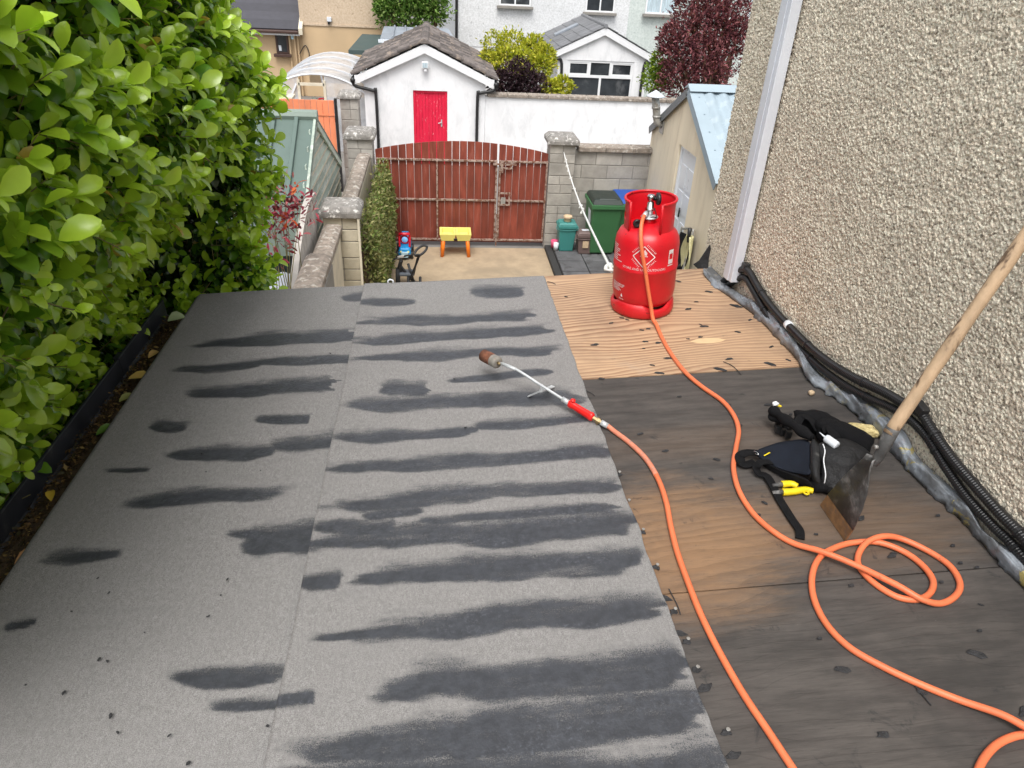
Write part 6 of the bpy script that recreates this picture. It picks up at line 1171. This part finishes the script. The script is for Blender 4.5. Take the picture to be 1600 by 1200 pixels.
gn = T('green_house', 'pale green pebbledashed house adjoining the white one', 'house', (10, 30, G0)); B('wall', 'dash_green', gn, 6.804, 14.5, YH+.01, YH+7, G0, 3.0); MB().prism([(6.81, YH-.4, 3.0), (14.7, YH-.4, 3.0), (14.7, YH+3.5, 5.4), (6.81, YH+3.5, 5.4)], (0, .05, .1)).build('roof', 'slate', gn); hwin(gn, 1007, 1054, 22, 'curtain'); hwin(gn, 1166, 1190, 30, 'curtain', ())
# ---- annex
an = T('annex', 'white gabled kitchen annex with a wide white-framed window', 'annex', (5.1, 26, G0)); YX = 24.; xl, xr_, xa, ze, za = 3.78, 6.62, 5.15, -2.62, -1.98
MB().prism([(x_, YX, z_) for x_, z_ in ((xl, -2.84), (xr_, -2.84), (xr_, ze), (xa, za), (xl, ze))], (0, .25, 0)).build('gable_wall', 'white_render', an); B('wall', 'white_render', an, xl, 4.07, YX, YX+.25, G0, -2.842); B('wall', 'white_render', an, 6.20, xr_, YX, YX+.25, G0, -2.842); B('wall', 'white_render', an, 4.07, 6.20, YX, YX+.25, G0, -3.96); B('side_wall', 'white_render', an, xl, xl+.2, YX+.25, YH, G0, ze); B('side_wall', 'white_render', an, xr_-.2, xr_, YX+.25, YH, G0, ze)
wn_ = MB()
def fb(*a_): wn_.box(*a_)
fy0, fy1 = YX+.02, YX+.10
for z0, z1 in ((-2.90, -2.844), (-3.34, -3.26), (-3.958, -3.90)): fb(4.072, 6.198, fy0, fy1, z0, z1)
for x0 in (4.072, 6.14): fb(x0, x0+.058, fy0, fy1, -3.90, -3.34); fb(x0, x0+.058, fy0, fy1, -3.26, -2.90)
for x0 in (4.75, 5.42): fb(x0, x0+.07, fy0, fy1, -3.26, -2.90)
fb(5.12, 5.19, fy0, fy1, -3.90, -3.34)
wo = wn_.build('window', 'white_paint', an)
for x0, x1, z0, z1 in ((4.13, 4.75, -3.26, -2.90), (4.82, 5.42, -3.26, -2.90), (5.49, 6.14, -3.26, -2.90), (4.13, 5.12, -3.90, -3.34), (5.19, 6.14, -3.90, -3.34)): B('pane', 'glass_dark', wo, x0, x1, YX+.055, YX+.065, z0, z1)
for x0, x1 in ((4.13, 4.75), (5.49, 6.14)): MB().box(x0, x0+.04, fy0+.01, fy1-.01, -3.26, -2.9).box(x1-.04, x1, fy0+.01, fy1-.01, -3.26, -2.9).box(x0+.04, x1-.04, fy0+.01, fy1-.01, -2.94, -2.9).box(x0+.04, x1-.04, fy0+.01, fy1-.01, -3.26, -3.22).build('casement', 'white_paint', wo)
B('tap', 'chrome', an, 4.78, 4.83, YX+.12, YX+.16, -3.86, -3.52); B('chair_back', 'black_plastic', an, 5.25, 5.62, YX+.3, YX+.35, -3.9, -3.48, bevel=.06); B('interior_wall', 'mortar', an, 4.07, 6.2, YX+2.2, YX+2.3, G0, -2.7)
sl_ = (za-ze)/(xa-xl); tiles(an, (xa-.02, za+.10), (xa-1.62, za+.10-1.62*sl_), YX-.12, YH, .36, .34, 'slate', .02, False); tiles(an, (xa+.02, za+.10), (xa+1.62, za+.10-1.62*sl_), YX-.12, YH, .36, .34, 'slate', .02, False)
for sgn in (-1, 1):
    p0 = Vector((xa, YX-.10, za+.09)); p1 = Vector((xa+sgn*1.62, YX-.10, za+.09-1.62*sl_)); MB().prism([p0, p1, p1+Vector((0, 0, -.19)), p0+Vector((0, 0, -.21))], (0, .03, 0)).build('bargeboard', 'white_paint', an); MB().tube([(p1.x, YX-.12, p1.z-.05), (p1.x, YH, p1.z-.05)], .06, 8).build('gutter', 'black_plastic', an)
    xp = xl+.10 if sgn < 0 else xr_-.12; MB().tube(spline([(p1.x, YX-.02, p1.z-.1), (p1.x-sgn*.1, YX-.05, p1.z-.2), (xp, YX-.05, p1.z-.3), (xp, YX-.05, G0)], 5), .045, 8).build('downpipe', 'black_plastic', an)
MB().tube([(xa, YX-.13, za+.13), (xa, YH, za+.13)], .06, 8).build('ridge', 'slate', an); d = Vector((-1.0, 0, -sl_)); B0 = Vector((xa-.45, 26.2, za+.15-.45*sl_)); MB().fr(B0, d*.75, (0, .35, 0), (0, 0, .05)).build('rooflight', 'lead_grey', an)
# ---- shrubs and trees
ys = T('yellow_shrub', 'bright yellow-green leafy shrub above the garden wall', 'shrub', (2.0, 20, G0)); cs = [onY(x, y, Y) for x, y, Y in ((775, 75, 20), (800, 72, 20.3), (825, 85, 20.2), (790, 95, 19.6), (850, 88, 20), (845, 105, 19.7), (765, 100, 19.8), (862, 140, 18.6), (880, 135, 18.7), (835, 72, 20.4), (815, 100, 19.7))]
foliage('crown', 'leaf_matt', ys, [tuple(c_) for c_ in cs], [.36, .36, .36, .36, .28, .28, .3, .22, .2, .26, .34], 8500, .085, .5, [(.50, .48, .035), (.40, .42, .03), (.56, .50, .07), (.27, .31, .02)], .2, .75); branches(ys, (2.0, 20, G0), [tuple(c_) for c_ in cs], .06)
ps = T('purple_shrub', 'dark purple-leaved shrub just behind the garden wall', 'shrub', (1.9, 18.6, G0)); cs = [onY(x, y, 18.6) for x, y in ((800, 122), (780, 130), (825, 128), (840, 135), (812, 112), (795, 138), (822, 142))]
foliage('crown', 'leaf_matt', ps, [tuple(c_) for c_ in cs], [.30]*7, 4500, .075, .5, [(.035, .016, .024), (.06, .028, .04), (.025, .012, .018), (.08, .045, .05)], .3, .7, seed=2); branches(ps, (1.95, 18.7, G0), [tuple(c_) for c_ in cs], .05)
gb = T('green_bush', 'small yellow-green bush between the annex and the dark red tree', 'bush', (5.7, 20, G0)); cs = [onY(x, y, 20.) for x, y in ((1030, 110), (1022, 125), (1042, 120), (1035, 95))]
foliage('crown', 'leaf_matt', gb, [tuple(c_) for c_ in cs], [.3]*4, 2200, .085, .5, [(.20, .30, .03), (.30, .38, .04), (.14, .22, .03)], .3, .7, seed=3); branches(gb, (5.7, 20.1, G0), [tuple(c_) for c_ in cs], .04)
rt = T('purple_tree', 'dense dark red-leaved tree behind the outbuilding roof', 'tree', (7.3, 19.6, G0)); cs = [onY(x, y, Y) for x, y, Y in ((1100, 40, 19.6), (1075, 50, 19.4), (1130, 45, 19.5), (1060, 80, 19.4), (1100, 85, 19.2), (1140, 85, 19.4), (1110, 10, 19.8), (1080, 15, 19.9), (1140, 10, 19.8), (1070, 110, 19.2), (1110, 120, 19.1), (1060, 130, 19.3), (1090, -15, 19.9), (1125, -25, 19.9), (1150, 30, 19.6), (1150, 60, 19.6), (1048, 60, 19.6))]
foliage('crown', 'leaf_matt', rt, [tuple(c_) for c_ in cs], [.52]*15+[.4, .34], 17000, .085, .42, [(.16, .042, .055), (.11, .03, .04), (.24, .075, .09), (.32, .12, .13), (.07, .022, .03)], .5, .62, seed=6); branches(rt, (7.3, 19.6, G0), [tuple(c_) for c_ in cs], .10)
gt = T('green_tree', 'green leafy tree behind the lean-to roof', 'tree', (-.1, 27.5, G0)); cs = [onY(x, y, Y) for x, y, Y in ((615, 20, 25.4), (640, 25, 25.4), (665, 22, 25.5), (680, 10, 25.5), (625, 0, 25.5), (650, -5, 25.5), (675, -15, 25.5), (598, 12, 25.2), (640, -30, 25.5), (600, -10, 25.4))]
foliage('crown', 'leaf_matt', gt, [tuple(c_) for c_ in cs], [.5]*7+[.25, .6, .4], 8500, .11, .5, [(.10, .20, .03), (.16, .27, .05), (.06, .13, .02), (.22, .30, .08)], .3, .5, seed=8); branches(gt, (-.2, 25.5, G0), [tuple(c_) for c_ in cs], .07)
